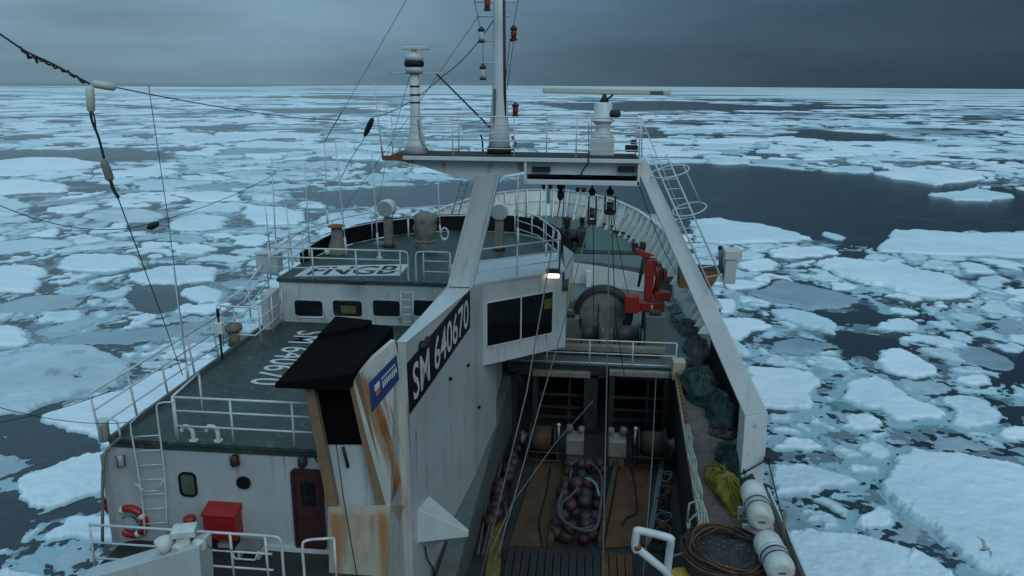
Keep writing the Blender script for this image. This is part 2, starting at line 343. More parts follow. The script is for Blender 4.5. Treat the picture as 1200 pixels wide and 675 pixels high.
# ================================================================== SEA AND ICE
def ice_material(name, a, b, c, rough=.55, wet=.5, seed=0., side=None, fine=False):
    m = bpy.data.materials.new(name); m.use_nodes = True; t = m.node_tree; t.nodes.clear(); N = t.nodes.new; L = t.links.new
    out = N('ShaderNodeOutputMaterial'); bs = N('ShaderNodeBsdfPrincipled'); L(bs.outputs[0], out.inputs[0]); bs.inputs['Roughness'].default_value = rough
    g = N('ShaderNodeNewGeometry'); of = N('ShaderNodeVectorMath'); of.inputs[1].default_value = (seed, seed*.7, 0); L(g.outputs['Position'], of.inputs[0]); pos = of.outputs[0]
    def nz(sc, det=6, ro=.6):
        n = N('ShaderNodeTexNoise'); n.inputs['Scale'].default_value = sc; n.inputs['Detail'].default_value = det; n.inputs['Roughness'].default_value = ro; L(pos, n.inputs[0]); return n.outputs[0]
    def rng(v, lo, hi, o0=0., o1=1.):
        r = N('ShaderNodeMapRange'); L(v, r.inputs[0]); r.inputs[1].default_value = lo; r.inputs[2].default_value = hi; r.inputs[3].default_value = o0; r.inputs[4].default_value = o1; return r.outputs[0]
    m1 = N('ShaderNodeMixRGB'); L(rng(nz(.16, 8), .36, .64), m1.inputs[0]); m1.inputs[1].default_value = (*a, 1); m1.inputs[2].default_value = (*b, 1)
    m2 = N('ShaderNodeMixRGB'); L(rng(nz(.33, 9, .68), .57, .74, 0, wet), m2.inputs[0]); L(m1.outputs[0], m2.inputs[1]); m2.inputs[2].default_value = (*c, 1)
    # hue drift from floe to floe
    m3 = N('ShaderNodeMixRGB'); m3.blend_type = 'MULTIPLY'; L(rng(nz(.035, 3), .35, .65, 0, .6), m3.inputs[0]); L(m2.outputs[0], m3.inputs[1]); m3.inputs[2].default_value = (.80, .90, .93, 1)
    m4 = N('ShaderNodeMixRGB'); m4.blend_type = 'MULTIPLY'; L(rng(g.outputs['Random Per Island'], .35, 1., 0, .75), m4.inputs[0]); L(m3.outputs[0], m4.inputs[1]); m4.inputs[2].default_value = (.62, .74, .78, 1)
    if fine:         # crumbs of ice frozen into the slush
        vo = N('ShaderNodeTexVoronoi'); vo.inputs['Scale'].default_value = 2.2; L(pos, vo.inputs[0]); mm = N('ShaderNodeMath'); mm.operation = 'MULTIPLY'
        L(rng(vo.outputs['Distance'], .42, .22), mm.inputs[0]); L(rng(nz(.45, 6, .7), .46, .60, 0, .8), mm.inputs[1])
        m6 = N('ShaderNodeMixRGB'); L(mm.outputs[0], m6.inputs[0]); L(m4.outputs[0], m6.inputs[1]); m6.inputs[2].default_value = (.58, .68, .72, 1); m4 = m6
    sz_ = N('ShaderNodeSeparateXYZ'); L(g.outputs['Position'], sz_.inputs[0])
    m5 = N('ShaderNodeMixRGB'); side_ = side or (0, 0, 0); L(rng(sz_.outputs['Z'], .03, .17), m5.inputs[0]); m5.inputs[1].default_value = (*side_, 1); L(m4.outputs[0], m5.inputs[2])      # bare wet ice at the waterline
    L((m5 if side else m4).outputs[0], bs.inputs['Base Color'])
    b1 = N('ShaderNodeBump'); b1.inputs['Strength'].default_value = .5; b1.inputs['Distance'].default_value = .25; L(nz(1.1, 8, .6), b1.inputs['Height'])
    b2 = N('ShaderNodeBump'); b2.inputs['Strength'].default_value = .3; b2.inputs['Distance'].default_value = .06; L(nz(7, 5), b2.inputs['Height']); L(b1.outputs[0], b2.inputs['Normal'])
    L(b2.outputs[0], bs.inputs['Normal']); MATS[name] = m; return m
ice_material('snow', (.84, .89, .92), (.72, .80, .85), (.46, .57, .62), .6, .45, 0., (.30, .45, .50))
ice_material('greyice', (.40, .48, .52), (.28, .36, .40), (.16, .22, .26), .4, .6, 31.)
ice_material('iceside', (.50, .64, .68), (.36, .50, .55), (.22, .36, .40), .35, .5, 7.)
ice_material('slush', (.22, .285, .315), (.11, .15, .175), (.05, .075, .09), .35, .8, 17., fine=True)
ice_material('patchy', (.66, .73, .77), (.52, .60, .64), (.17, .225, .26), .5, 1., 53., (.28, .42, .46))
ice_material('turquoise', (.16, .40, .38), (.10, .28, .28), (.06, .16, .17), .3, .5, 3.)

def sea_material():
    m = bpy.data.materials.new('sea'); m.use_nodes = True; t = m.node_tree; t.nodes.clear(); N = t.nodes.new; L = t.links.new
    out = N('ShaderNodeOutputMaterial'); bs = N('ShaderNodeBsdfPrincipled'); L(bs.outputs[0], out.inputs[0])
    g = N('ShaderNodeNewGeometry'); pos = g.outputs['Position']
    def nz(sc, det=6, ro=.6):
        n = N('ShaderNodeTexNoise'); n.inputs['Scale'].default_value = sc; n.inputs['Detail'].default_value = det; n.inputs['Roughness'].default_value = ro; L(pos, n.inputs[0]); return n.outputs[0]
    def rng(v, lo, hi, o0=0., o1=1.):
        r = N('ShaderNodeMapRange'); L(v, r.inputs[0]); r.inputs[1].default_value = lo; r.inputs[2].default_value = hi; r.inputs[3].default_value = o0; r.inputs[4].default_value = o1; return r.outputs[0]
    # grease ice and slush between the floes; the wide leads stay clean water
    slush = rng(nz(.11, 7, .62), .56, .70, 0, .35)
    m1 = N('ShaderNodeMixRGB'); L(slush, m1.inputs[0]); m1.inputs[1].default_value = (.020, .033, .043, 1); m1.inputs[2].default_value = (.105, .150, .160, 1)
    vor = N('ShaderNodeTexVoronoi'); vor.inputs['Scale'].default_value = 2.6; L(pos, vor.inputs[0])
    cr = N('ShaderNodeMath'); cr.operation = 'MULTIPLY'; L(rng(vor.outputs['Distance'], .34, .20), cr.inputs[0]); L(rng(nz(.5, 5), .56, .64), cr.inputs[1])
    c2 = N('ShaderNodeMath'); c2.operation = 'MULTIPLY'; L(cr.outputs[0], c2.inputs[0]); L(slush, c2.inputs[1])
    m2 = N('ShaderNodeMixRGB'); L(c2.outputs[0], m2.inputs[0]); L(m1.outputs[0], m2.inputs[1]); m2.inputs[2].default_value = (.40, .50, .52, 1)
    L(m2.outputs[0], bs.inputs['Base Color'])
    L(rng(slush, 0, .8, .16, .6), bs.inputs['Roughness']); bs.inputs['IOR'].default_value = 1.333
    b1 = N('ShaderNodeBump'); b1.inputs['Strength'].default_value = .35; b1.inputs['Distance'].default_value = .15; L(nz(1.6, 6, .6), b1.inputs['Height']); L(b1.outputs[0], bs.inputs['Normal'])
    MATS['sea'] = m
sea_material()
def far_material():
    m = bpy.data.materials.new('farice'); m.use_nodes = True; t = m.node_tree; t.nodes.clear(); N = t.nodes.new; L = t.links.new
    out = N('ShaderNodeOutputMaterial'); bs = N('ShaderNodeBsdfPrincipled'); L(bs.outputs[0], out.inputs[0]); bs.inputs['Roughness'].default_value = .6
    g = N('ShaderNodeNewGeometry'); mp_ = N('ShaderNodeMapping'); mp_.inputs['Scale'].default_value = (.0016, .0045, 1); L(g.outputs['Position'], mp_.inputs[0])
    n = N('ShaderNodeTexNoise'); n.inputs['Scale'].default_value = 1.; n.inputs['Detail'].default_value = 10; n.inputs['Roughness'].default_value = .66; L(mp_.outputs[0], n.inputs[0])
    r = N('ShaderNodeMapRange'); L(n.outputs[0], r.inputs[0]); r.inputs[1].default_value = .535; r.inputs[2].default_value = .575
    mx = N('ShaderNodeMixRGB'); L(r.outputs[0], mx.inputs[0]); mx.inputs[1].default_value = (.60, .70, .73, 1); mx.inputs[2].default_value = (.05, .075, .09, 1)
    L(mx.outputs[0], bs.inputs['Base Color']); MATS['farice'] = m
far_material()
def disc(r, z, n=96): return [(r*cos(2*pi*k/n), r*sin(2*pi*k/n), z) for k in range(n)]
sea = MB(); sea.add(disc(60000, 0), [tuple(range(96))]); so = sea.build('sea', 'sea', None, origin=(0, 0, 0)); tag(so, 'dark open sea water showing between the ice floes', kind='structure')

U0, U1, T0, T1, RES = log(18.), log(1500.), radians(-52), radians(42), .0022
NU, NT = int((U1-U0)/RES), int((T1-T0)/RES)
def to_lp(p): return (log(math.hypot(p[0], p[1])), math.atan2(p[0], p[1]))
def from_lp(u, t): d = exp(u); return d*sin(t), d*cos(t)
def zpoly(pts, ox, oy, k): return [(ox+x/k, oy+y/k) for x, y in pts]
A_ = lambda *p: zpoly(p, 840, 400, 2.456)      # traced in enlarged views of the photograph
B_ = lambda *p: zpoly(p, 800, 200, 3.)
C_ = lambda *p: zpoly(p, 0, 330, 2.936)
D_ = lambda *p: zpoly(p, 0, 500, 3.857)
E_ = lambda *p: zpoly(p, 0, 170, 3.)
HAND = [  # (pixel outline, kind, label)
 (A_((455,400),(500,340),(540,290),(600,305),(680,310),(800,330),(884,350),(1050,420),(1050,760),(900,720),(830,675),(740,640),(660,580),(610,530),(520,470),(480,430)), 's', 'largest smooth ice floe, lower right, with a gull flying over it'),
 (A_((150,560),(190,527),(260,525),(340,530),(440,545),(520,565),(600,590),(660,620),(700,660),(720,720),(680,800),(150,800)), 's', 'broad white floe at the bottom edge just right of the life raft canisters'),
 (A_((345,150),(380,105),(450,85),(520,110),(560,150),(640,180),(680,192),(650,213),(580,220),(510,222),(440,180),(400,175)), 't', 'white floe with a turquoise melt pool at its right end'),
 (A_((640,155),(680,135),(740,145),(800,165),(830,205),(810,235),(730,243),(670,235),(645,215),(684,194)), 's', 'lumpy white floe touching the turquoise melt pool from the right'),
 (A_((450,40),(480,15),(530,12),(600,40),(655,90),(590,97),(520,95),(470,75)), 's', 'smooth egg-shaped floe with a raised rim above the melt-pool floe'),
 (A_((80,60),(200,65),(290,80),(312,110),(290,130),(285,180),(255,190),(140,185),(80,150)), 's', 'flat square floe directly beside the bend of the white gantry leg'),
 (A_((140,192),(250,196),(230,222),(150,225)), 's', 'thin slab floe just below the flat square floe by the gantry leg'),
 (A_((150,229),(200,231),(275,255),(240,262),(150,250)), 's', 'small bright wedge of ice right of the lower gantry leg'),
 (A_((150,285),(200,260),(270,263),(330,290),(310,303),(150,305)), 's', 'rounded white floe under the bright wedge by the gantry leg'),
 (A_((150,340),(250,340),(330,360),(430,390),(400,405),(330,415),(250,430),(150,440)), 's', 'long pointed floe level with the yellow net, right of the gantry foot'),
 (A_((340,230),(380,195),(440,195),(490,220),(470,240),(400,248)), 's', 'half-sunk rounded floe below the melt-pool floe, ringed by grey water'),
 (A_((375,510),(400,475),(460,455),(510,470),(525,520),(450,532)), 's', 'small bright floe between the largest floe and the bottom-edge floe'),
 (A_((780,250),(850,230),(950,240),(950,280),(840,275)), 's', 'flat floe at the right edge above the largest floe'),
 (A_((595,270),(680,250),(760,275),(800,300),(720,305),(620,300)), 'g', 'worn grey floe along the top side of the largest floe'),
 (A_((835,285),(950,284),(950,340),(870,320)), 'g', 'grey floe tucked at the right edge just above the largest floe'),
 (A_((655,97),(740,85),(800,90),(795,115),(740,122),(690,108)), 's', 'flat oval floe to the right of the egg-shaped floe'),
 (A_((690,10),(760,5),(850,35),(884,60),(850,80),(780,70),(720,40)), 'g', 'pale grey floe at the right edge above the oval floe'),
 (B_((25,175),(130,165),(200,180),(290,190),(360,205),(455,235),(400,247),(250,250),(130,255),(50,240),(30,210)), 's', 'long pointed white floe on the near shore of the wide lead'),
 (B_((280,280),(380,265),(510,265),(565,285),(500,297),(400,303),(310,298)), 's', 'thin oval floe just below the long pointed floe of the lead shore'),
 (B_((670,270),(745,205),(820,203),(950,215),(1100,218),(1200,215),(1500,215),(1500,320),(1200,300),(1000,292),(850,290),(700,280)), 's', 'very long flat floe at the right edge along the wide lead'),
 (B_((870,80),(960,70),(1020,60),(1035,40),(1055,65),(1130,78),(1170,85),(1100,105),(950,100)), 's', 'lone white floe with a peak adrift at the far side of the lead'),
 (B_((245,425),(330,370),(420,390),(560,420),(650,445),(580,470),(450,475),(300,445)), 'g', 'flooded grey floe with a snowy left half, right of the gantry leg'),
 (B_((465,320),(520,300),(700,320),(720,305),(760,320),(850,350),(950,365),(1050,420),(1000,440),(900,445),(800,430),(700,400),(600,385),(500,340)), 's', 'long rough rubble floe under the wide lead, right of centre'),
 (B_((485,215),(510,205),(590,228),(580,240),(500,232)), 's', 'small tilted block floating in the lead by the long pointed floe'),
 (B_((970,330),(1000,315),(1080,330),(1120,355),(1000,355)), 's', 'small floe with a greenish foot right of the rubble floe'),
 (B_((660,545),(720,510),(800,505),(845,530),(840,555),(750,555)), 's', 'lumpy floe above the egg-shaped floe'),
 (B_((300,480),(380,475),(480,495),(545,530),(560,575),(450,545),(330,505)), 's', 'diagonal narrow floe below the flooded grey floe'),
 (B_((130,510),(250,510),(340,540),(250,555),(210,585),(150,600)), 's', 'tongue-shaped floe beside the middle of the white gantry leg'),
 (B_((100,440),(180,440),(210,465),(200,495),(120,490)), 's', 'blocky floe beside the gantry leg above the tongue-shaped floe'),
 (B_((870,450),(940,450),(940,470),(880,470)), 's', None), (B_((930,495),(1020,490),(1080,515),(980,528)), 's', None),
 (B_((890,555),(980,550),(1040,580),(1030,598),(940,580)), 's', None), (B_((720,475),(780,470),(845,490),(830,500),(740,490)), 's', None),
 (B_((850,520),(930,515),(975,545),(900,548)), 's', None), (B_((300,590),(400,570),(500,590),(560,610),(420,630),(310,625)), 'g', None),
 (B_((1020,365),(1100,360),(1160,380),(1100,410),(1040,395)), 's', None),
 (B_((660,5),(760,0),(900,10),(1050,10),(1060,25),(900,48),(750,25)), 's', 'long white floe edge forming the far shore of the wide lead'),
 (B_((110,535),(160,560),(210,600),(260,640),(180,640)), 's', None), (B_((190,320),(280,300),(350,320),(330,345),(230,345)), 's', None),
 (C_((-80,270),(60,240),(160,215),(240,210),(310,210),(400,240),(470,290),(440,320),(400,345),(280,375),(180,410),(80,440),(-80,460)), 'm', 'large smooth floe with dark wet patches at the left edge'),
 (C_((95,460),(230,415),(400,365),(600,275),(760,250),(760,420),(400,560),(340,550),(280,515),(190,490)), 's', 'wedge-shaped floe with its point left, against the port side rail'),
 (C_((150,185),(330,160),(480,155),(680,125),(750,120),(700,140),(600,175),(520,195),(430,205),(300,205),(200,195)), 'g', 'long smooth grey-white floe above the large wet-patched floe'),
 (C_((105,125),(150,100),(270,85),(300,110),(220,125),(130,135)), 's', None), (C_((300,100),(340,88),(405,95),(360,120)), 's', None),
 (C_((-80,150),(60,140),(85,165),(110,190),(90,215),(-80,220)), 's', 'white floe with a rounded right end just above the wet-patched floe'),
 (C_((5,520),(30,500),(65,515),(50,527)), 's', 'small white ice block adrift in dark water at the left edge'),
 (C_((190,535),(210,515),(240,530),(235,542)), 's', 'small pointed ice block in dark water below the wedge-shaped floe'),
 (C_((-80,580),(0,570),(60,580),(100,600),(60,650),(0,660),(-80,680)), 'g', 'half-flooded grey floe at the left edge below the dark water'),
 (D_((35,240),(60,210),(230,150),(400,90),(450,85),(520,80),(560,280),(450,285),(330,320),(200,360),(100,350),(70,300)), 's', 'thick white slab floe with a raised far edge beside the port corner'),
 (D_((160,500),(200,450),(330,370),(450,365),(560,370),(560,500),(430,510),(300,490)), 's', 'flat floe beside the lifebuoy wall below the thick slab floe'),
 (D_((-80,620),(40,585),(120,605),(215,630),(200,690),(-80,760)), 's', 'white floe in the bottom left corner'),
 (D_((40,500),(130,440),(220,400),(240,420),(160,480),(80,520)), 's', None), (D_((240,570),(330,520),(430,530),(420,590),(270,640)), 'g', None),
 (D_((30,570),(150,530),(200,530),(100,585)), 's', None), (D_((370,325),(450,305),(450,330),(390,332)), 's', None),
 (E_((-80,430),(100,415),(150,425),(172,450),(130,505),(60,515),(-80,500)), 's', 'smooth round-ended floe at the left edge, half way up'),
 (E_((185,425),(240,380),(350,375),(480,385),(500,420),(400,440),(250,435)), 's', 'flat wide floe right of the round-ended floe at the left'),
 (E_((280,245),(400,225),(520,222),(590,240),(560,262),(420,268),(330,262)), 'm', 'long oval floe behind the hanging antenna wire'),
 (E_((-80,345),(130,320),(240,330),(260,345),(120,365),(-80,385)), 's', None),
 (E_((-80,60),(100,42),(250,42),(355,60),(330,75),(200,95),(60,105),(-80,110)), 's', 'large far white floe at the left edge level with the lower insulator'),
 (E_((-80,125),(120,120),(250,140),(240,160),(100,165),(-80,180)), 's', None), (E_((-80,195),(60,185),(105,210),(40,230),(-80,225)), 's', None),
 (E_((850,210),(1000,215),(1080,240),(1050,275),(900,275),(860,250)), 's', None), (E_((440,455),(560,425),(700,420),(780,430),(750,470),(620,485),(470,480)), 't', None),
 (E_((105,610),(160,575),(260,570),(310,595),(200,615)), 's', None), (E_((600,260),(700,240),(800,250),(790,285),(650,300),(600,285)), 's', None),
 (E_((590,350),(700,340),(770,360),(720,378),(620,372)), 's', None), (E_((810,320),(900,305),(970,325),(900,350),(830,345)), 's', None),
 (E_((610,170),(730,160),(850,165),(840,190),(700,195)), 's', None), (E_((160,220),(260,205),(350,210),(280,235),(180,235)), 's', None),
 (E_((640,500),(720,480),(800,510),(790,545),(700,550),(640,530)), 's', None)]
LEADS = [[(370,226),(450,220),(560,212),(660,205),(745,195),(830,192),(900,195),(1000,205),(1060,213),(1130,220),(1200,222),(1500,225),(1500,268),(1200,271),(1060,268),(1020,288),(960,283),(860,258),(800,252),(745,245),(620,240),(480,246),(400,243)],
 [(900,158),(960,152),(1040,160),(1060,165),(1000,168),(930,163)], [(215,148),(290,145),(285,152),(230,153)], [(-50,178),(140,176),(200,180),(180,190),(130,192),(-50,186)],
 [(330,109),(480,106),(570,108),(480,114),(350,115)], [(290,129),(420,126),(470,132),(330,134)], [(-20,480),(60,478),(98,492),(120,528),(60,545),(20,535),(-20,520)], [(-20,585),(12,575),(30,620),(10,640),(-20,650)],
 [(985,395),(1050,388),(1060,415),(1000,420)], [(950,365),(1010,358),(1050,372),(1040,382),(980,378)], [(1150,420),(1230,410),(1230,455),(1165,445)], [(620,122),(760,119),(900,124),(1060,126),(900,130),(700,130)], [(150,340),(215,335),(230,352),(170,372),(150,365)]]
HULLF = [(-2.7, 56), (.6, 54.2), (3.0, 50), (4.6, 44), (5.5, 35), (5.6, -20), (-11.2, -20), (-11.2, 30), (-10.4, 40), (-8.6, 48), (-5.9, 54)]

CLR = np.full((NU, NT), .2, dtype=np.float32)
uu = U0+(np.arange(NU)+.5)*RES; tt = T0+(np.arange(NT)+.5)*RES
def window(u0, u1, t0, t1):
    return max(0, int((u0-U0)/RES)), min(NU, int((u1-U0)/RES)+2), max(0, int((t0-T0)/RES)), min(NT, int((t1-T0)/RES)+2)
def poly_clear(P, pad=.09):
    P = np.array(P); a0, a1, b0, b1 = window(P[:, 0].min()-pad, P[:, 0].max()+pad, P[:, 1].min()-pad, P[:, 1].max()+pad)
    if a1 <= a0 or b1 <= b0: return
    uG, tG = np.meshgrid(uu[a0:a1], tt[b0:b1], indexing='ij'); D = np.full(uG.shape, 9.); ins = np.zeros(uG.shape, bool)
    Q = np.roll(P, -1, 0)
    for (x0, y0), (x1, y1) in zip(P, Q):
        dx, dy = x1-x0, y1-y0; k = np.clip(((uG-x0)*dx+(tG-y0)*dy)/(dx*dx+dy*dy+1e-12), 0, 1)
        D = np.minimum(D, np.hypot(uG-x0-k*dx, tG-y0-k*dy))
        if y0 != y1: ins ^= ((y0 > tG) != (y1 > tG)) & (uG < (x1-x0)*(tG-y0)/(y1-y0)+x0)
    D[ins] *= -1
    CLR[a0:a1, b0:b1] = np.minimum(CLR[a0:a1, b0:b1], D)
def densify(P, step):
    out = []
    for a, b in zip(P, P[1:]+P[:1]):
        n = max(1, int(math.hypot(b[0]-a[0], b[1]-a[1])/step))
        out += [(lerp(a[0], b[0], i/n), lerp(a[1], b[1], i/n)) for i in range(n)]
    return out
def chaikin(P):
    out = []
    for a, b in zip(P, P[1:]+P[:1]): out += [(a[0]*.75+b[0]*.25, a[1]*.75+b[1]*.25), (a[0]*.25+b[0]*.75, a[1]*.25+b[1]*.75)]
    return out
def rough(P, amp, freq, sd):
    out = []
    for u, t in P:
        q = Vector((u*freq, t*freq, sd))
        out.append((u+amp*(mnoise.noise(q)+.5*mnoise.noise(q*2.7)), t+amp*(mnoise.noise(q+Vector((9.2, 4.4, 1)))+.5*mnoise.noise(q*2.7+Vector((3, 8, 2))))))
    return out
HANDLP = [[to_lp(pZ(x, y, .3)) for x, y in pp] for pp, kind, lab in HAND]
LEADLP = [[to_lp(pZ(x, max(y, 103), 0)) for x, y in pp] for pp in LEADS]
for P in HANDLP: poly_clear(P)
for pp in LEADS: poly_clear([to_lp(pZ(x, max(y, 103), 0)) for x, y in pp], .05)
HL = [to_lp((x, max(y, 8))) for x, y in densify(HULLF, 2.)]; poly_clear(HL, .03)
# small random leads
def vnoise(fu, ft, sd):
    rs = np.random.RandomState(sd); g = rs.rand(int((U1-U0)*fu)+4, int((T1-T0)*ft)+4)
    a = (uu-U0)*fu; b = (tt-T0)*ft; i = a.astype(int); j = b.astype(int); x = (a-i)[:, None]; y = (b-j)[None, :]
    x = x*x*(3-2*x); y = y*y*(3-2*y); I = i[:, None]; J = j[None, :]
    return g[I, J]*(1-x)*(1-y)+g[I+1, J]*x*(1-y)+g[I, J+1]*(1-x)*y+g[I+1, J+1]*x*y
nzf = vnoise(9, 4, 1)*.42+vnoise(22, 11, 2)*.32+vnoise(60, 34, 3)*.26
far_fade = np.clip((uu-log(60.))/1.0, 0, 1)[:, None]
thr = np.quantile(nzf, .11); LEADM = nzf < thr
base_clr = CLR.copy(); CLR[LEADM] = np.minimum(CLR[LEADM], -.01)
refill = LEADM & (base_clr > .01) & (vnoise(50, 40, 9)+.5*vnoise(90, 80, 10) > .62); del nzf

circles = []
def stamp(cu, ct, r, reach):
    w = r+reach; a0, a1, b0, b1 = window(cu-w, cu+w, ct-w, ct+w)
    if a1 <= a0 or b1 <= b0: return
    D = np.hypot(uu[a0:a1, None]-cu, tt[None, b0:b1]-ct)-r
    CLR[a0:a1, b0:b1] = np.minimum(CLR[a0:a1, b0:b1], D)
rs = np.random.RandomState(5)
classes = [(.070, 10), (.052, 40), (.039, 120), (.030, 300), (.023, 600), (.0175, 1300), (.013, 2600), (.0095, 4200), (.0068, 5600), (.0048, 6000)]
for ci, (r, quota) in enumerate(classes):
    if ci == 6: CLR[refill] = np.maximum(CLR[refill], .0105)
    dmax = log(min(1480., max(60., r*60000))); placed = 0; tries = 0
    nxt = classes[ci+1][0] if ci+1 < len(classes) else .004
    while placed < quota and tries < 40:
        tries += 1
        idx = np.flatnonzero((CLR > r*1.02) & (uu < dmax)[:, None])
        if len(idx) == 0: break
        for q in rs.permutation(len(idx))[:max(60, quota//5)]:
            i, j = divmod(int(idx[q]), NT); c = CLR[i, j]
            if c < r: continue
            rr = min(c, r*rs.uniform(1., 1.3)); cu_, ct_ = uu[i]+rs.uniform(-.4, .4)*RES, tt[j]+rs.uniform(-.4, .4)*RES
            circles.append((cu_, ct_, rr)); stamp(cu_, ct_, rr, r*1.5+nxt); placed += 1
            if placed >= quota: break

# ------------------------------------------------ floe bodies: a warped power diagram of the packing gives each floe its ragged outline,
# and a height field over it its crumbling edge, rim and snow surface
NC = len(circles); CA = np.array(circles); rsk = np.random.RandomState(8)
KIND = np.array([0 if z < .74 else 1 if z < .84+.0*k else 4 for k, z in enumerate(rsk.rand(NC))] + [{'s': 0, 't': 0, 'g': 1, 'm': 4}[k] for _, k, _ in HAND])
RAD = np.concatenate([CA[:, 2]*np.exp(CA[:, 0]), np.array([.5*math.hypot(max(p[0] for p in P)-min(p[0] for p in P), max(p[1] for p in P)-min(p[1] for p in P))*exp(P[0][0]) for P in HANDLP])])
THK = np.clip(.08+.035*RAD, .08, .36)*rsk.uniform(.65, 1.3, len(RAD))*np.where(KIND == 1, .4, 1)
LAT = {}
def lnoise(u, t, f, sd):        # value noise on a regular grid, fixed lattice
    if sd not in LAT: LAT[sd] = np.random.RandomState(1000+sd).rand(257, 257).astype(np.float32)
    g = LAT[sd]; a = (u-2.)*f; b = (t+2.)*f; i = np.floor(a).astype(int); j = np.floor(b).astype(int)
    x = (a-i)[:, None].astype(np.float32); y = (b-j)[None, :].astype(np.float32); x = x*x*(3-2*x); y = y*y*(3-2*y)
    i0 = (i % 256)[:, None]; j0 = (j % 256)[None, :]; i1 = ((i+1) % 256)[:, None]; j1 = ((j+1) % 256)[None, :]
    return (g[i0, j0]*(1-x)+g[i1, j0]*x)*(1-y)+(g[i0, j1]*(1-x)+g[i1, j1]*x)*y
ALLV, ALLF, ALLID, ALLM = [], [], [], []
def polys_sd(polys, uw, tw, u, t, pad):
    SDp = np.full(uw.shape, -9., np.float32); IDp = np.full(uw.shape, -1, np.int32)
    for k, P in enumerate(polys):
        P = np.array(P); a0, a1 = np.searchsorted(u, [P[:, 0].min()-pad, P[:, 0].max()+pad]); b0, b1 = np.searchsorted(t, [P[:, 1].min()-pad, P[:, 1].max()+pad])
        if a1-a0 < 2 or b1-b0 < 2: continue
        U_, T_ = uw[a0:a1, b0:b1], tw[a0:a1, b0:b1]; D = np.full(U_.shape, 9., np.float32); ins = np.zeros(U_.shape, bool)
        for (x0, y0), (x1, y1) in zip(P, np.roll(P, -1, 0)):
            dx, dy = x1-x0, y1-y0; q = np.clip(((U_-x0)*dx+(T_-y0)*dy)/(dx*dx+dy*dy+1e-12), 0, 1)
            D = np.minimum(D, np.hypot(U_-x0-q*dx, T_-y0-q*dy))
            if y0 != y1: ins ^= ((y0 > T_) != (y1 > T_)) & (U_ < (x1-x0)*(T_-y0)/(y1-y0)+x0)
        D = np.where(ins, D, -D); cur = SDp[a0:a1, b0:b1]; m = D > cur
        IDp[a0:a1, b0:b1][m] = k; cur[m] = D[m]
    return SDp, IDp
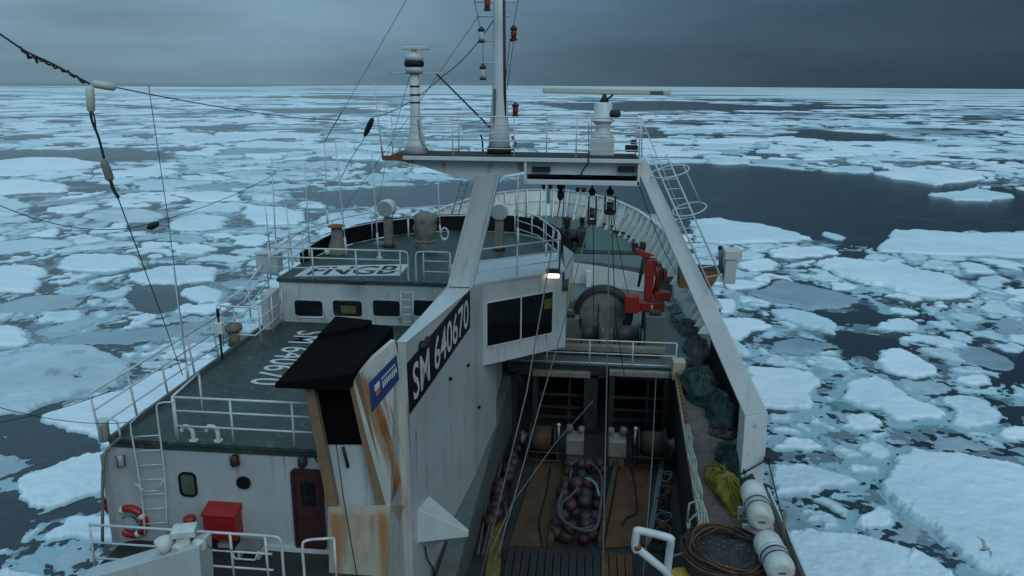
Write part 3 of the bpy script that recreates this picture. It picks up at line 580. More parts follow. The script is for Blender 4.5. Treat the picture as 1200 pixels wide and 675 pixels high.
def ice_grid(ua, ub, res):
    u = np.arange(ua, ub+res, res); t = np.arange(T0, T1, res); U_, T_ = np.meshgrid(u, t, indexing='ij'); U_ = U_.astype(np.float32); T_ = T_.astype(np.float32)
    N_ = {f: (lnoise(u, t, f, 2*q), lnoise(u, t, f, 2*q+1)) for q, f in enumerate((9, 24, 60, 140, 300))}
    amp = {9: .034, 24: .015, 60: .0068, 140: .0034, 300: .0016}
    wu = sum(amp[f]*2*(N_[f][0]-.5) for f in N_); wt = sum(amp[f]*2.3*(N_[f][1]-.5) for f in N_)
    hu = sum(amp[f]*1.35*(N_[f][0]-.5) for f in (60, 140, 300)); ht = sum(amp[f]*1.35*(N_[f][1]-.5) for f in (60, 140, 300))
    Uw, Tw = U_+wu, T_+wt
    p1 = np.full(U_.shape, 9., np.float32); p2 = p1.copy(); i1 = np.full(U_.shape, -1, np.int32); i2 = i1.copy()
    mar = .062; near_gap = np.clip((U_-log(35.))/1.3, .25, 1)
    for k, (cu_, ct_, r) in enumerate(circles):
        R_ = r*1.6+mar
        a0, a1 = np.searchsorted(u, [cu_-R_, cu_+R_]); b0, b1 = np.searchsorted(t, [ct_-R_, ct_+R_])
        if a1-a0 < 1 or b1-b0 < 1: continue
        sl = (slice(a0, a1), slice(b0, b1)); p = (Uw[sl]-cu_)**2+(Tw[sl]-ct_)**2-r*r
        q1, q2, j1, j2 = p1[sl], p2[sl], i1[sl], i2[sl]
        m = p < q1; m2 = ~m & (p < q2)
        q2[m] = q1[m]; j2[m] = j1[m]; q1[m] = p[m]; j1[m] = k; q2[m2] = p[m2]; j2[m2] = k
    ok1 = i1 >= 0; ok2 = i2 >= 0
    D12 = np.hypot(CA[i1, 0]-CA[i2, 0], CA[i1, 1]-CA[i2, 1]); edge = np.where(ok2, (p2-p1)/(2*np.maximum(D12, 1e-5)), 9)
    rad = CA[i1, 2]*1.42-np.hypot(Uw-CA[i1, 0], Tw-CA[i1, 1])
    SD = np.where(ok1, np.minimum(edge, rad), -1.).astype(np.float32); ID = i1.copy()
    gap = .0005+.0013*N_[60][1]+.012*np.clip(N_[24][1]*.6+N_[9][0]*.5-.66, 0, 1)+.010*np.clip(N_[60][0]-.74, 0, 1)
    gap = gap*near_gap
    SDl, _ = polys_sd(LEADLP, U_+wu*.45+hu, T_+wt*.45+ht, u, t, .05); SD = np.minimum(SD, -SDl)
    SDs, _ = polys_sd([HL], U_, T_, u, t, .03); SD = np.minimum(SD, -SDs)
    SDh, IDh = polys_sd(HANDLP, U_+hu, T_+ht, u, t, .05)
    ln = .40*lnoise(u, t, 15, 20)+.34*lnoise(u, t, 37, 21)+.26*lnoise(u, t, 88, 22)
    qs = np.quantile(ln[::4, ::4], [.012, .045, .11, .20, .27]); lt = np.interp(u, [log(25.), log(60.), log(120.), log(300.), log(1200.)], qs)[:, None]
    SD = np.minimum(SD, (ln-lt)*.09)
    hand = SDh > 0; SD = np.where(hand, SDh, np.minimum(SD, -SDh-.001)); ID = np.where(hand, NC+IDh, ID); gap = np.where(hand, .0004, gap)
    d = np.exp(U_); e = SD-gap; w = np.maximum(.42/d, 1.2*res); s_ = np.clip(e/w, 0, 1); s_ = s_*s_*(3-2*s_)
    H_ = THK[np.maximum(ID, 0)]; em = e*d
    rub = .5*np.exp(-(em/.55)**2)*np.clip(N_[140][0]*.55+N_[300][1]*.6-.52, 0, 1)*(.25+.75*N_[24][0])
    ridge = np.exp(-((N_[24][1]+.25*N_[60][1]-.62)/.02)**2)*np.clip(N_[9][1]*2-.9, 0, 1)*N_[140][1]
    near = np.clip((log(420.)-U_)/1.2, 0, 1)
    top = H_*(.86+.28*N_[60][0])+(.9*rub+.20*ridge+.04*(N_[140][1]-.5)+.018*(N_[300][0]-.5))*near*np.where(KIND[np.maximum(ID, 0)] == 1, .35, 1)
    sl_n = N_[24][0]*.45+N_[60][1]*.35+N_[140][0]*.35+.12*(N_[9][1]-.5)
    slz = np.where((sl_n > np.interp(u, [log(25.), log(70.), log(150.)], [.475, .53, .61])[:, None]) & (SDl < -.002) & (SDs < -.004), .015, -.1)
    turq = np.zeros(U_.shape, bool)
    isT = np.array([k == 't' for _, k, _ in HAND]); IH = np.maximum(IDh, 0)
    turq = (SDh > -.016-.02*N_[24][1]) & (SDh < .002) & (IDh >= 0) & isT[IH] & (T_ > .0) & (SDs < -.004)
    turq |= (SD < gap) & (SD > gap-.0045*N_[60][0]) & (N_[24][0] > .66) & (SDl < -.004) & (SDs < -.004)
    slz = np.where(turq, .022, slz)
    z = np.where(s_ > 0, top*s_-.10*(1-s_), -.1); isf = s_ > 0
    z = np.maximum(z, slz)
    # visible faces
    A, B, C_, D_2 = isf[:-1, :-1], isf[1:, :-1], isf[1:, 1:], isf[:-1, 1:]; ff = A | B | C_ | D_2
    zm = np.maximum(np.maximum(z[:-1, :-1], z[1:, :-1]), np.maximum(z[1:, 1:], z[:-1, 1:])); keep = zm > .004
    sc = np.where(isf, e, -9.); st = np.stack([sc[:-1, :-1], sc[1:, :-1], sc[1:, 1:], sc[:-1, 1:]]); ids = np.stack([ID[:-1, :-1], ID[1:, :-1], ID[1:, 1:], ID[:-1, 1:]])
    fid = np.take_along_axis(ids, st.argmax(0)[None], 0)[0]; fid = np.where(ff, fid, -1)
    za = (z[:-1, :-1]+z[1:, :-1]+z[1:, 1:]+z[:-1, 1:])/4; tq = turq[:-1, :-1]
    fm = np.where(ff, KIND[np.maximum(fid, 0)], np.where(tq, 5, 3)); 
    idx = np.arange(U_.size).reshape(U_.shape); F_ = np.stack([idx[:-1, :-1], idx[:-1, 1:], idx[1:, 1:], idx[1:, :-1]], -1)[keep]
    Vv = np.stack([d*np.sin(T_), d*np.cos(T_), z], -1).reshape(-1, 3)
    off = sum(len(v) for v in ALLV); ALLV.append(Vv); ALLF.append(F_+off); ALLID.append(fid[keep]); ALLM.append(fm[keep])
UM = log(300.)
ice_grid(U0+.08, UM, .0022); ice_grid(UM, U1, .0042)
AV = np.concatenate(ALLV); AF = np.concatenate(ALLF); AI = np.concatenate(ALLID); AM = np.concatenate(ALLM)
# pixel area of every floe in the picture, to find the 300 that show largest
vv = AV-np.array(cC); dd = vv @ np.array(cF); PX = 600+FOC*(vv @ np.array(cR))/dd; PYY = 337.5-FOC*(vv @ np.array(cU))/dd
SHIPPX = [(110, 700), (115, 520), (290, 340), (395, 262), (560, 250), (600, 235), (700, 225), (760, 255), (820, 300), (895, 480), (935, 700)]
fx = PX[AF]; fy = PYY[AF]; ar = .5*np.abs((fx[:, 2]-fx[:, 0])*(fy[:, 3]-fy[:, 1])-(fx[:, 3]-fx[:, 1])*(fy[:, 2]-fy[:, 0])); mx_, my_ = fx.mean(1), fy.mean(1)
ins = np.zeros(len(mx_), bool)
for (a, b), (c, d) in zip(SHIPPX, SHIPPX[1:]+SHIPPX[:1]): ins ^= ((b > my_) != (d > my_)) & (mx_ < (c-a)*(my_-b)/(d-b)+a)
vis = (mx_ > 0) & (mx_ < 1200) & (my_ < 675) & ~ins & (AI >= 0)
nI = NC+len(HAND); area = np.bincount(AI[vis], ar[vis], nI); cxs = np.bincount(AI[vis], ar[vis]*mx_[vis], nI)/np.maximum(area, 1e-6); cys = np.bincount(AI[vis], ar[vis]*my_[vis], nI)/np.maximum(area, 1e-6)
best = [k for k in np.argsort(-area)[:300] if area[k] > 0]; bset = np.zeros(nI+1, bool); bset[best] = True
ICEM = ('snow', 'greyice', 'iceside', 'slush', 'patchy', 'turquoise')
def ice_object(name, F_, M_, org):
    u_, inv = np.unique(F_, return_inverse=True); co = AV[u_]-np.array([org[0], org[1], 0.]); inv = inv.reshape(-1).astype(np.int32)
    me = bpy.data.meshes.new(name); me.vertices.add(len(co)); me.vertices.foreach_set('co', co.astype(np.float32).ravel())
    n = len(F_); me.loops.add(4*n); me.loops.foreach_set('vertex_index', inv); me.polygons.add(n); me.polygons.foreach_set('loop_start', np.arange(0, 4*n, 4, dtype=np.int32))
    for k in ICEM: me.materials.append(MATS[k])
    me.polygons.foreach_set('material_index', M_.astype(np.int32)); me.polygons.foreach_set('use_smooth', np.ones(n, bool)); me.update(calc_edges=True)
    o = bpy.data.objects.new(name, me); COL.objects.link(o); o.location = (org[0], org[1], 0); return o
def biggest(F_):                 # keep the largest connected piece of a floe; crumbs go to the brash
    u_, inv = np.unique(F_, return_inverse=True); inv = inv.reshape(-1, 4); par = list(range(len(u_)))
    def find(a):
        while par[a] != a: par[a] = par[par[a]]; a = par[a]
        return a
    for a, b, c, d in inv.tolist():
        ra = find(a)
        for q in (b, c, d):
            rq = find(q)
            if rq != ra: par[rq] = ra
    lab = np.array([find(a) for a in inv[:, 0].tolist()]); v, n = np.unique(lab, return_counts=True); return lab == v[n.argmax()]
order = np.argsort(AI, kind='stable'); SI = AI[order]; used = {}
for k in best:
    a, b = np.searchsorted(SI, [k, k+1]); f = order[a:b]; m_ = biggest(AF[f]); AI[f[~m_]] = -1; f = f[m_]; c = AV[AF[f]].reshape(-1, 3).mean(0)
    o = ice_object('ice_floe', AF[f], AM[f], c[:2]); cx, cy, ar_ = cxs[k], cys[k], area[k]
    lab = HAND[k-NC][2] if k >= NC else None
    side = 'left of the ship' if cx < 420 else 'right of the ship' if cx > 780 else 'beyond the gantry'
    band = 'near the horizon' if cy < 140 else 'in the far pack' if cy < 200 else 'in the middle pack' if cy < 330 else 'in the near water'
    tone = {0: 'white', 1: 'thin grey', 4: 'patchy white'}[int(KIND[k])]
    sz = 'wide' if ar_ > 2500 else 'mid-sized' if ar_ > 700 else 'small'
    if lab: tag(o, lab, 'ice floe')
    else: used.setdefault((sz, tone, band, side), []).append((cx, o))
ONES = ['', 'first', 'second', 'third', 'fourth', 'fifth', 'sixth', 'seventh', 'eighth', 'ninth', 'tenth', 'eleventh', 'twelfth', 'thirteenth', 'fourteenth', 'fifteenth', 'sixteenth', 'seventeenth', 'eighteenth', 'nineteenth']
def ordinal(n): return ONES[n] if n < 20 else {20: 'twentieth', 30: 'thirtieth', 40: 'fortieth'}.get(n) or {2: 'twenty-', 3: 'thirty-', 4: 'forty-'}[n//10]+ONES[n % 10]
for (sz, tone, band, side), L_ in used.items():
    for q, (cx, o) in enumerate(sorted(L_, key=lambda e: e[0])):
        nth = '' if len(L_) == 1 else ', leftmost' if q == 0 else ', rightmost' if q == len(L_)-1 else ', %s from left' % ordinal(q+1)
        tag(o, '%s %s floe %s %s%s' % (sz, tone, band, side, nth), 'ice floe', '%s %s floes %s %s' % (sz, tone, band, side))
rest = ~bset[np.where(AI < 0, nI, AI)]
o = ice_object('brash_ice', AF[rest], AM[rest], (0, 0)); tag(o, 'countless small and distant ice floes and brash spreading to the horizon', 'brash ice', kind='stuff')
print('floes', nI, 'faces', len(AF), 'singles', len(best))
# closed pack far out, where floes can no longer be told apart; open water under the sky on the port side
NA = 80; vs = []
for k in range(NA+1):
    a = lerp(radians(-60), radians(50), k/NA); s_ = min(1, max(0, (a-radians(-26))/radians(20)))
    for rr, z in ((1330*(1+.05*sin(k*1.7)), .05), (4300+s_*s_*40000, .3)): vs.append((rr*sin(a), rr*cos(a), z))
fi = MB(); fi.add(vs, [(2*k, 2*k+2, 2*k+3, 2*k+1) for k in range(NA)]); o = fi.build('far_pack_ice', 'farice', None, origin=(0, 0, 0)); tag(o, 'distant closed pack ice streaked with dark leads under the horizon', 'pack ice', kind='stuff')

# ================================================================== THE TRAWLER
zA, zM, zB, zT, zW, zF = 10.3, 7.8, 11.8, 5.3, 8.0, 9.2
XP, XS, XC = -10.42, 4.86, -2.7           # port side, starboard side, centre plane
ship = thing('fishing_trawler', 'white stern trawler with green decks and black-topped funnel steaming through pack ice', 'trawler', (XC, 10, 0))
def half(Y):                               # half beam of the hull at deck level
    pts = [(-30, 7.6), (24, 7.6), (31, 7.5), (37, 7.1), (42, 6.4), (46, 5.4), (49, 4.2), (51.5, 2.7), (53, 1.2), (53.4, .15)]
    for (a, b), (c, d) in zip(pts, pts[1:]):
        if Y <= c: return lerp(b, d, max(0, (Y-a)/(c-a)))
    return .15
YS = [-30, -10, 8, 18, 24, 27.5, 31, 34, 37, 39.5, 42, 44, 46, 47.5, 49, 50.3, 51.5, 52.4, 53, 53.4]
def hull_line(z, k=1., inset=0.):
    P = [V(XC-max(.05, half(y)*k-inset), y-(inset if y > 50 else 0), z) for y in YS]; Q = [V(XC+max(.05, half(y)*k-inset), y-(inset if y > 50 else 0), z) for y in YS]
    return P+Q[::-1]
h = MB(); rings = [hull_line(-1.5, .86), hull_line(2.5, .94), hull_line(7.55, 1.)]
n = len(rings[0]); vs = [p for r in rings for p in r]
h.add(vs, [(i*n+k, i*n+(k+1) % n, (i+1)*n+(k+1) % n, (i+1)*n+k) for i in range(2) for k in range(n)], False)
h.build('hull', 'hullpaint', ship)
# ---- decks
def deck(name, pts, z, m, th=.2): return MB().slab(pts, z-th, z).build(name, m, ship)
AY = 14.75                                                     # aft face of the port deckhouse
deck('main_deck', [(XP+.05, -12), (-4.3, -12), (-4.3, AY), (XP+.05, AY)], zM, 'darkdeck')
deck('boat_deck', [(XP, AY-.03), (-4.1, AY-.03), (-4.1, 23.9), (XP, 23.9)], zA, 'green', .16)
deck('trawl_deck', [(-3.75, -12), (3.5, -12), (3.5, 33), (-3.75, 33)], zT, 'darkdeck')
deck('side_platform', [(2.72, -12), (XS+.02, -12), (XS+.02, 29), (3.55, 29), (3.42, 26.7), (2.95, 17)], zM, 'browndeck')
deck('winch_deck', [(-2.75, 26.85), (3.42, 26.85), (3.55, 28), (XS-.05, 28), (XS-.1, 33), (XS-.4, 38), (4.0, 41.2), (-2.75, 41.2)], zW, 'greengrey')
fl = [p for p in hull_line(zF, 1., .12) if p.y > 40]
deck('forecastle_deck', [(p.x, p.y) for p in fl][::-1], zF, 'greenlight')
# ---- walls below the decks
w = MB()
w.plate([V(2.72, -12, zT), V(2.95, 17, zT), V(2.95, 17, zM-.2), V(2.72, -12, zM-.2)], (.1, 0, 0))
w.plate([V(2.95, 17, zT), V(3.42, 26.7, zT), V(3.42, 26.7, zM-.2), V(2.95, 17, zM-.2)], (.1, 0, 0))
w.build('well_side', 'darksteel', ship)
MB().plate([V(XP+.02, -12, 4), V(XP+.02, AY, 4), V(XP+.02, AY, zM-.2), V(XP+.02, -12, zM-.2)], (.1, 0, 0)).build('side_plating', 'white', ship)
# ---- forward bulkhead of the trawl deck with its two openings
BY = 26.8
w = MB(); X0, X1 = -2.75, 3.42
w.box(((X0+X1)/2, BY+.05, zW-.22), (X1-X0, .12, .44)); w.box((X0+.12, BY+.05, 6.5), (.5, .12, 2.3)); w.box((.42, BY+.05, 6.5), (.42, .12, 2.3)); w.box((X1-.12, BY+.05, 6.5), (.3, .12, 2.3))
w.build('well_bulkhead', 'darksteel', ship)
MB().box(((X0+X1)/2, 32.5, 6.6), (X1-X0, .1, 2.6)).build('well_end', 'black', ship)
for a, b in ((624, 692), (714, 786)):
    p = pY(a, 433, BY-.12); q = pY(b, 436, BY-.12); f = MB(); top = min(p.z, q.z)
    f.box(((p.x+q.x)/2, BY-.14, top-.1), (q.x-p.x, .26, .2))
    fo = f.build('tunnel_lintel', 'dullcream', ship, .02)
    for xx in (p.x+.12, q.x-.12): MB().box((xx, BY-.1, (top-.2+zT)/2), (.2, .2, top-.2-zT)).build('tunnel_post', 'darksteel', ship, .015)
    for kk, zz in enumerate((.55, .95, 1.45)):
        MB().box(((p.x+q.x)/2, BY+.22, zT+zz), (q.x-p.x-.4, .08, .09)).build('tunnel_bar', 'darksteel', ship)
    MB().box((q.x-.75, BY+.3, zT+1.1), (.09, .09, 2.1)).build('tunnel_upright', 'darksteel', ship)
# ---- port deckhouse (aft wall of the boat deck)
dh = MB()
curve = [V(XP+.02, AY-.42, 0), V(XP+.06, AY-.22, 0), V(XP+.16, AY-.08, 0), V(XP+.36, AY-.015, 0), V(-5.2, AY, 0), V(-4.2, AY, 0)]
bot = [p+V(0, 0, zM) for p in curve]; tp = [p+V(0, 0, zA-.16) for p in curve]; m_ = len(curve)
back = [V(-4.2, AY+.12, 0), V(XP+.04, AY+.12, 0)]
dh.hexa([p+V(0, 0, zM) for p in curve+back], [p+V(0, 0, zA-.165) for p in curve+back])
deckhouse = dh.build('deckhouse_wall', 'shaded_wall', ship)
def wallp(x, y, d=.0): return pY(x, y, AY-d)
def rounded(c, ux, uz, w_, h_, r, n=4):
    pts = []
    for sx, sz, a0 in ((1, 1, 0), (-1, 1, pi/2), (-1, -1, pi), (1, -1, 3*pi/2)):
        for i in range(n+1):
            a = a0+i/n*pi/2; pts.append(c+ux*(sx*(w_/2-r)+r*cos(a))+uz*(sz*(h_/2-r)+r*sin(a)))
    return pts
def rim(mb, c, ux, uz, w_, h_, r, t, off):
    a = rounded(c, ux, uz, w_+2*t, h_+2*t, r+t); b = rounded(c, ux, uz, w_, h_, r); n_ = len(a); off = Vector(off)
    vs = a+b+[p+off for p in a]+[p+off for p in b]; fs = []
    for i in range(n_):
        j = (i+1) % n_; fs += [(i, j, 2*n_+j, 2*n_+i), (n_+i, 3*n_+i, 3*n_+j, n_+j), (2*n_+i, 2*n_+j, 3*n_+j, 3*n_+i)]
    mb.add(vs, fs)
xv, yv, zv = V(1, 0, 0), V(0, 1, 0), V(0, 0, 1)
def window(c, w_, h_, r, glass, frame, parent, ux=xv, uz=zv, nrm=V(0, -1, 0), t=.04, name='window', dep=.05):
    o = MB().plate(rounded(c+nrm*.004, ux, uz, w_, h_, r), nrm*.012).build(name, glass, parent)
    f = MB(); rim(f, c, ux, uz, w_, h_, r, t, nrm*dep); f.build('frame', frame, o); return o
c = wallp(221, 567); window(c, .33, .52, .09, 'greenglass', 'black', deckhouse)
c = wallp(286, 565); window(c, .24, .22, .1, 'black', 'blackpaint', deckhouse, name='porthole')
# door
a = wallp(343, 551); b = wallp(384, 640); dw = b.x-a.x-.1
dc = V((a.x+b.x)/2-.02, AY-.03, (a.z+b.z)/2); dhh = a.z-b.z
door = MB().box(dc, (dw, .06, dhh)).build('door', 'maroon', ship, .01)
d2 = MB(); rim(d2, V(dc.x, AY-.001, dc.z), xv, zv, dw, dhh, .03, .06, (0, -.09, 0)); d2.build('door_frame', 'maroon', door)
MB().plate(rounded(dc+V(.02, -.032, dhh*.22), xv, zv, dw*.55, dhh*.33, .06), (0, -.006, 0)).build('pane', 'glass', door)
MB().tube([dc+V(dw*.36, -.03, -.05), dc+V(dw*.36, -.09, -.05), dc+V(dw*.2, -.09, -.05)], .015, 6).build('handle', 'wire', door)
for k in (-.12, -.22, -.32): MB().box(dc+V(0, -.035, dhh*k), (dw*.66, .02, .05)).build('louvre', 'maroon', door)
MB().box((-6.4, AY-.05, zM+.06), (4.3, .1, .11)).build('sill_strip', 'white', ship)
# gutter lip at the deck edge
MB().box(((XP-4.1)/2, AY-.06, zA+.03), (-4.1-XP, .05, .08)).build('deck_lip', 'green', ship)
MB().box((XP+.05, (AY+23.5)/2, zA+.05), (.08, 23.5-AY, .12)).build('deck_lip', 'greengrey', ship)
# ---- bridge block: low house with windows, black rounded front bulwark, painted call sign
BYa = 23.75
Bpts = [(-10.05, BYa), (-.55, BYa), (-.55, 24.4), (-.6, 27.5), (-1.6, 31), (-3.2, 32.6), (-5.6, 32.9), (-7.8, 31.7), (-9.2, 29.6), (-10.05, 26.6)]
MB().slab(Bpts, 9.75, zB-.12).build('bridge_house', 'wall', ship)
MB().slab([(min(x, -2.95), y) for x, y in Bpts if x < -.7 or y < 24], 5.5, 9.745).build('bridge_base', 'wall', ship)
MB().slab([(x*1.0+(.05 if x > -5 else -.05), y+(.05 if y > 25 else -.06)) for x, y in Bpts], zB-.115, zB).build('bridge_deck', 'green', ship)
bh = [o for o in ship.children if o.name.startswith('bridge_house')][0]
for (x0, x1, gl) in ((345, 379, 'glass'), (390, 425, 'glass'), (437, 469, 'glass'), (484, 520, 'glass')):
    a = pY(x0, 351.5, BYa); b = pY(x1, 371, BYa); c = (a+b)/2; c.y = BYa
    window(c, b.x-a.x, a.z-b.z, .1, gl, 'wall', bh, t=.05, dep=.03)
a = pY(396, 360, BYa-.02); MB().box(a+V(.35, 0, -.07), (.5, .012, .26)).build('blind', 'olive', bh)
bl = arc_pts([V(-10.08, 26.0, zB), V(-9.75, 28.4, zB), V(-8.6, 30.9, zB), V(-6.8, 32.5, zB), V(-4.9, 33.0, zB), V(-3.0, 32.8, zB), V(-1.5, 31.2, zB), V(-.62, 28.2, zB)], 5)
bw = MB(); n_ = len(bl); hgt = [lerp(.35, .72, min(1, i/8)) for i in range(n_)]
ctr = V(-5.3, 27, zB)
for k in range(n_-1):
    a, b = bl[k], bl[k+1]; da = (a-ctr).normalized()*.07; db = (b-ctr).normalized()*.07
    bw.hexa([a, b, b+db, a+da], [a+zv*hgt[k], b+zv*hgt[k+1], b+db+zv*hgt[k+1], a+da+zv*hgt[k]])
bw.build('bridge_bulwark', 'black', ship)
q = [pZ(345, 324, zB+.006), pZ(468, 323, zB+.006), pZ(480, 309.5, zB+.006), pZ(364, 312, zB+.006)]
cs = MB().plate(q, (0, 0, .004)).build('call_sign_panel', 'paint_white', ship)
text_mesh('FNGB', q, 'call_sign_letters', 'blackpaint', cs, off=(0, 0, .008), xr=(.08, .93), yr=(.12, .88), font_w=1.6)
q = [pZ(350, 387.5, zA+.006), pZ(290, 450, zA+.006)]
q += [q[1]+V(.98, 0, 0), q[0]+V(.98, 0, 0)]
text_mesh('SM 640670', q, 'deck_number', 'paint_white', ship, xr=(0, 1), yr=(0, 1), font_w=.4)
# ---- casing: white wall facing starboard, its pale top, number board
zC = 12.5
A0 = pY(466, 402, 15.75); A1 = pY(476, 409, 15.75); F0 = pY(527, 335, 20.6); F1 = pY(554, 337, 20.6)
for p in (A0, A1, F0, F1): p.z = zC
F1x, A1x = F1.x, A1.x
wb0 = pZ(505, 690, zT); wb0 = V(-3.72, 15.2, zT); wb1 = V(-3.0, 23.4, zT)
Fw = V(-3.05, 23.2, 0)                                          # wall runs on forward under the cabin
cs_ = MB()
low = [V(A0.x, 15.75, zT), V(A1.x, 15.75, zT), V(F1.x, 20.6, zT), V(-2.78, 23.6, zT), V(F0.x-.5, 23.6, zT)]
cs_.hexa(low, [V(A0.x, 15.75, zC), V(A1.x, 15.75, zC), V(F1.x, 20.6, zC), V(-2.78, 23.6, zC-.6), V(F0.x-.5, 23.6, zC-.6)])
casing = cs_.build('casing', 'wall', ship)
MB().hexa([V(A0.x-.02, 15.74, zC+.004), V(A1.x+.02, 15.74, zC+.004), V(F1.x+.02, 20.62, zC+.004), V(F0.x-.02, 20.62, zC+.004)], [V(A0.x-.02, 15.74, zC+.03), V(A1.x+.02, 15.74, zC+.03), V(F1.x+.02, 20.62, zC+.03), V(F0.x-.02, 20.62, zC+.03)]).build('casing_top', 'white', ship, .008)
def wallx(Y, z):      # starboard face of the casing at height z
    a = A1; b = F1
    return a.x+(b.x-a.x)*(Y-a.y)/(b.y-a.y)
def wpt(px, py, out=.0):
    n_ = V(F1.y-A1.y, A1.x-F1.x, 0).normalized(); d = ray(px, py); o_ = A1+n_*out
    return cC+d*((o_-cC).dot(n_)/d.dot(n_))
q = [wpt(481, 485, .03), wpt(551, 384, .03), wpt(551, 339.5, .03), wpt(478, 426, .03)]
board = MB().plate(q, (-.028, 0, 0)).build('number_board', 'blackpaint', ship, .006)
text_mesh('SM 640670', q, 'number', 'sign_white', board, off=(.007, 0, 0), xr=(.05, .96), yr=(.13, .87), font_w=.9)
for a, b in ((527, 444), (548, 428), (561, 477)):
    p = wpt(a, b, .01); MB().lathe(p, [(.05, -.01), (.05, .05), (.03, .06)], (1, 0, 0), 10).build('drain_pipe', 'black', casing)
# plate seams stand 3 mm proud
for k in range(1, 5):
    Y = 15.9+k*1.25; MB().plate([V(wallx(Y, zT+1)+.001, Y, zT+1), V(wallx(Y+.03, zT+1)+.001, Y+.03, zT+1), V(wallx(Y+.03, zC-.9)+.001, Y+.03, zC-.9), V(wallx(Y, zC-.9)+.001, Y, zC-.9)], (.006, 0, 0)).build('weld_seam', 'rustywhite', casing)
# slanted wing plate on the wall
a = wpt(489, 597); b = wpt(503, 581); c = wpt(489, 636); d = wpt(512, 636)
tip = pX(549, 625, wallx(16.2, 7.5)+1.15)
wg = MB(); v0 = [a, b, d, c]; tb = [tip+V(0, -.03, .06), tip+V(0, .04, .08), tip+V(0, .04, -.06), tip+V(0, -.03, -.08)]
wg.hexa(v0, tb); wg.build('wing_bracket', 'white', ship, .01)
# gutter beam along the foot of the wall
MB().hexa([V(-3.76, 13.5, zT), V(-3.05, 13.5, zT), V(-2.55, 26.75, zT+.05), V(-3.0, 26.75, zT+.05)], [V(-3.6, 13.5, zT+.35), V(-3.1, 13.5, zT+.3), V(-2.6, 26.75, zW-.5), V(-2.95, 26.75, zW-.45)]).build('foot_beam', 'greengrey', ship)
# ---- funnel: sooty hood over a black mouth, rusty white trunk below
AYf = 15.1
hood_b = [pY(320, 455, 13.9), pY(408, 459, 13.9), pY(462, 400, 16.2), pY(392, 386, 16.6)]
z_ = max(p.z for p in hood_b)
hood_t = [pY(322, 449, 13.95), pY(414, 438, 13.95), pY(461, 382, 16.2), pY(390, 374, 16.6)]
fh = MB().hexa(hood_b, hood_t).build('funnel_hood', 'soot', ship, .03)
hc = [hood_t[3].lerp(hood_t[0], .32).lerp(hood_t[1], .04), hood_t[3].lerp(hood_t[0], .28).lerp(hood_t[2], .62), hood_t[3].lerp(hood_t[2], .66), hood_t[3].lerp(hood_t[2], .05)]
MB().hexa([p-V(0, 0, .03) for p in hc], [p+V(0, 0, .09) for p in hc]).build('hood_flap', 'soot', fh, .02)
ru = mnoise
def yq(pts, Ys): return [pY(x, y, Y) for (x, y), Y in zip(pts, Ys)]
t_ = yq([(360, 452), (418, 440), (425, 520), (375, 520)], [14.75, 14.5, 14.95, 14.95])
trunk = MB()
MB().plate(yq([(361, 455), (416, 448), (426, 521), (373, 521)], [14.3]*4), (0, .06, 0)).build('funnel_mouth', 'soot', ship)
TL = [(356, 452), (367, 452), (395, 594), (384, 596)]
MB().plate(yq(TL, [14.15]*4), (0, 1.0, 0)).build('trunk_side', 'rusttan', ship)
MB().plate(yq([(409, 452), (418, 440), (457, 592), (441, 594)], [14.13]*4), (0, 1.0, 0)).build('trunk_side', 'rusttan', ship)
MB().plate(yq([(374, 521), (426, 521), (443, 594), (392, 595)], [14.33]*4), (0, .05, 0)).build('trunk_panel', 'wall', ship)
MB().hexa(yq([(386, 690), (452, 690), (452, 690), (386, 690)], [14.0, 14.0, 15.7, 15.7]), yq([(384, 594), (457, 592), (474, 592), (384, 594)], [14.08, 14.08, 15.7, 15.7])).build('trunk_base', 'rustywhite', ship, .01)
# starboard cheek between hood and number board
ck = [pY(414, 440, 14.12), pY(463, 398, 15.72), pY(476, 470, 15.72), pY(476, 700, 15.72), pY(452, 700, 14.1), pY(457, 592, 14.1)]
MB().plate(ck, (-.10, .02, 0)).build('funnel_cheek', 'cheekrust', ship, .006)
def on_cheek(x, y, out=.03):
    n_ = (ck[1]-ck[0]).cross(ck[5]-ck[0]).normalized()
    if n_.x < 0: n_ = -n_
    d = ray(x, y); o_ = ck[0]+n_*out; k = (o_-cC).dot(n_)/d.dot(n_); return cC+d*k
q = [on_cheek(436, 483), on_cheek(468, 445), on_cheek(465, 416), on_cheek(433, 449)]
pq = MB().plate(q, (-.02, .005, 0)).build('name_plaque', 'blue', ship, .004)
def qpt(u, w): return q[0].lerp(q[1], u).lerp(q[3].lerp(q[2], u), w)
nn = V(.012, -.004, 0)
def dash(u0, u1, w0, w1, m_): return MB().plate([qpt(u0, w0)+nn, qpt(u1, w0)+nn, qpt(u1, w1)+nn, qpt(u0, w1)+nn], (.003, -.001, 0)).build('plaque_mark', m_, pq)
dash(.16, .30, .36, .56, 'orange'); dash(.13, .31, .56, .78, 'paint_white')
random.seed(3)
for u in np.arange(.40, .88, .068): dash(u, u+.045, .40+random.uniform(-.03, .02), .62, 'paint_white')
for u in np.arange(.38, .90, .04): dash(u, u+.024, .70, .79, 'paint_white')
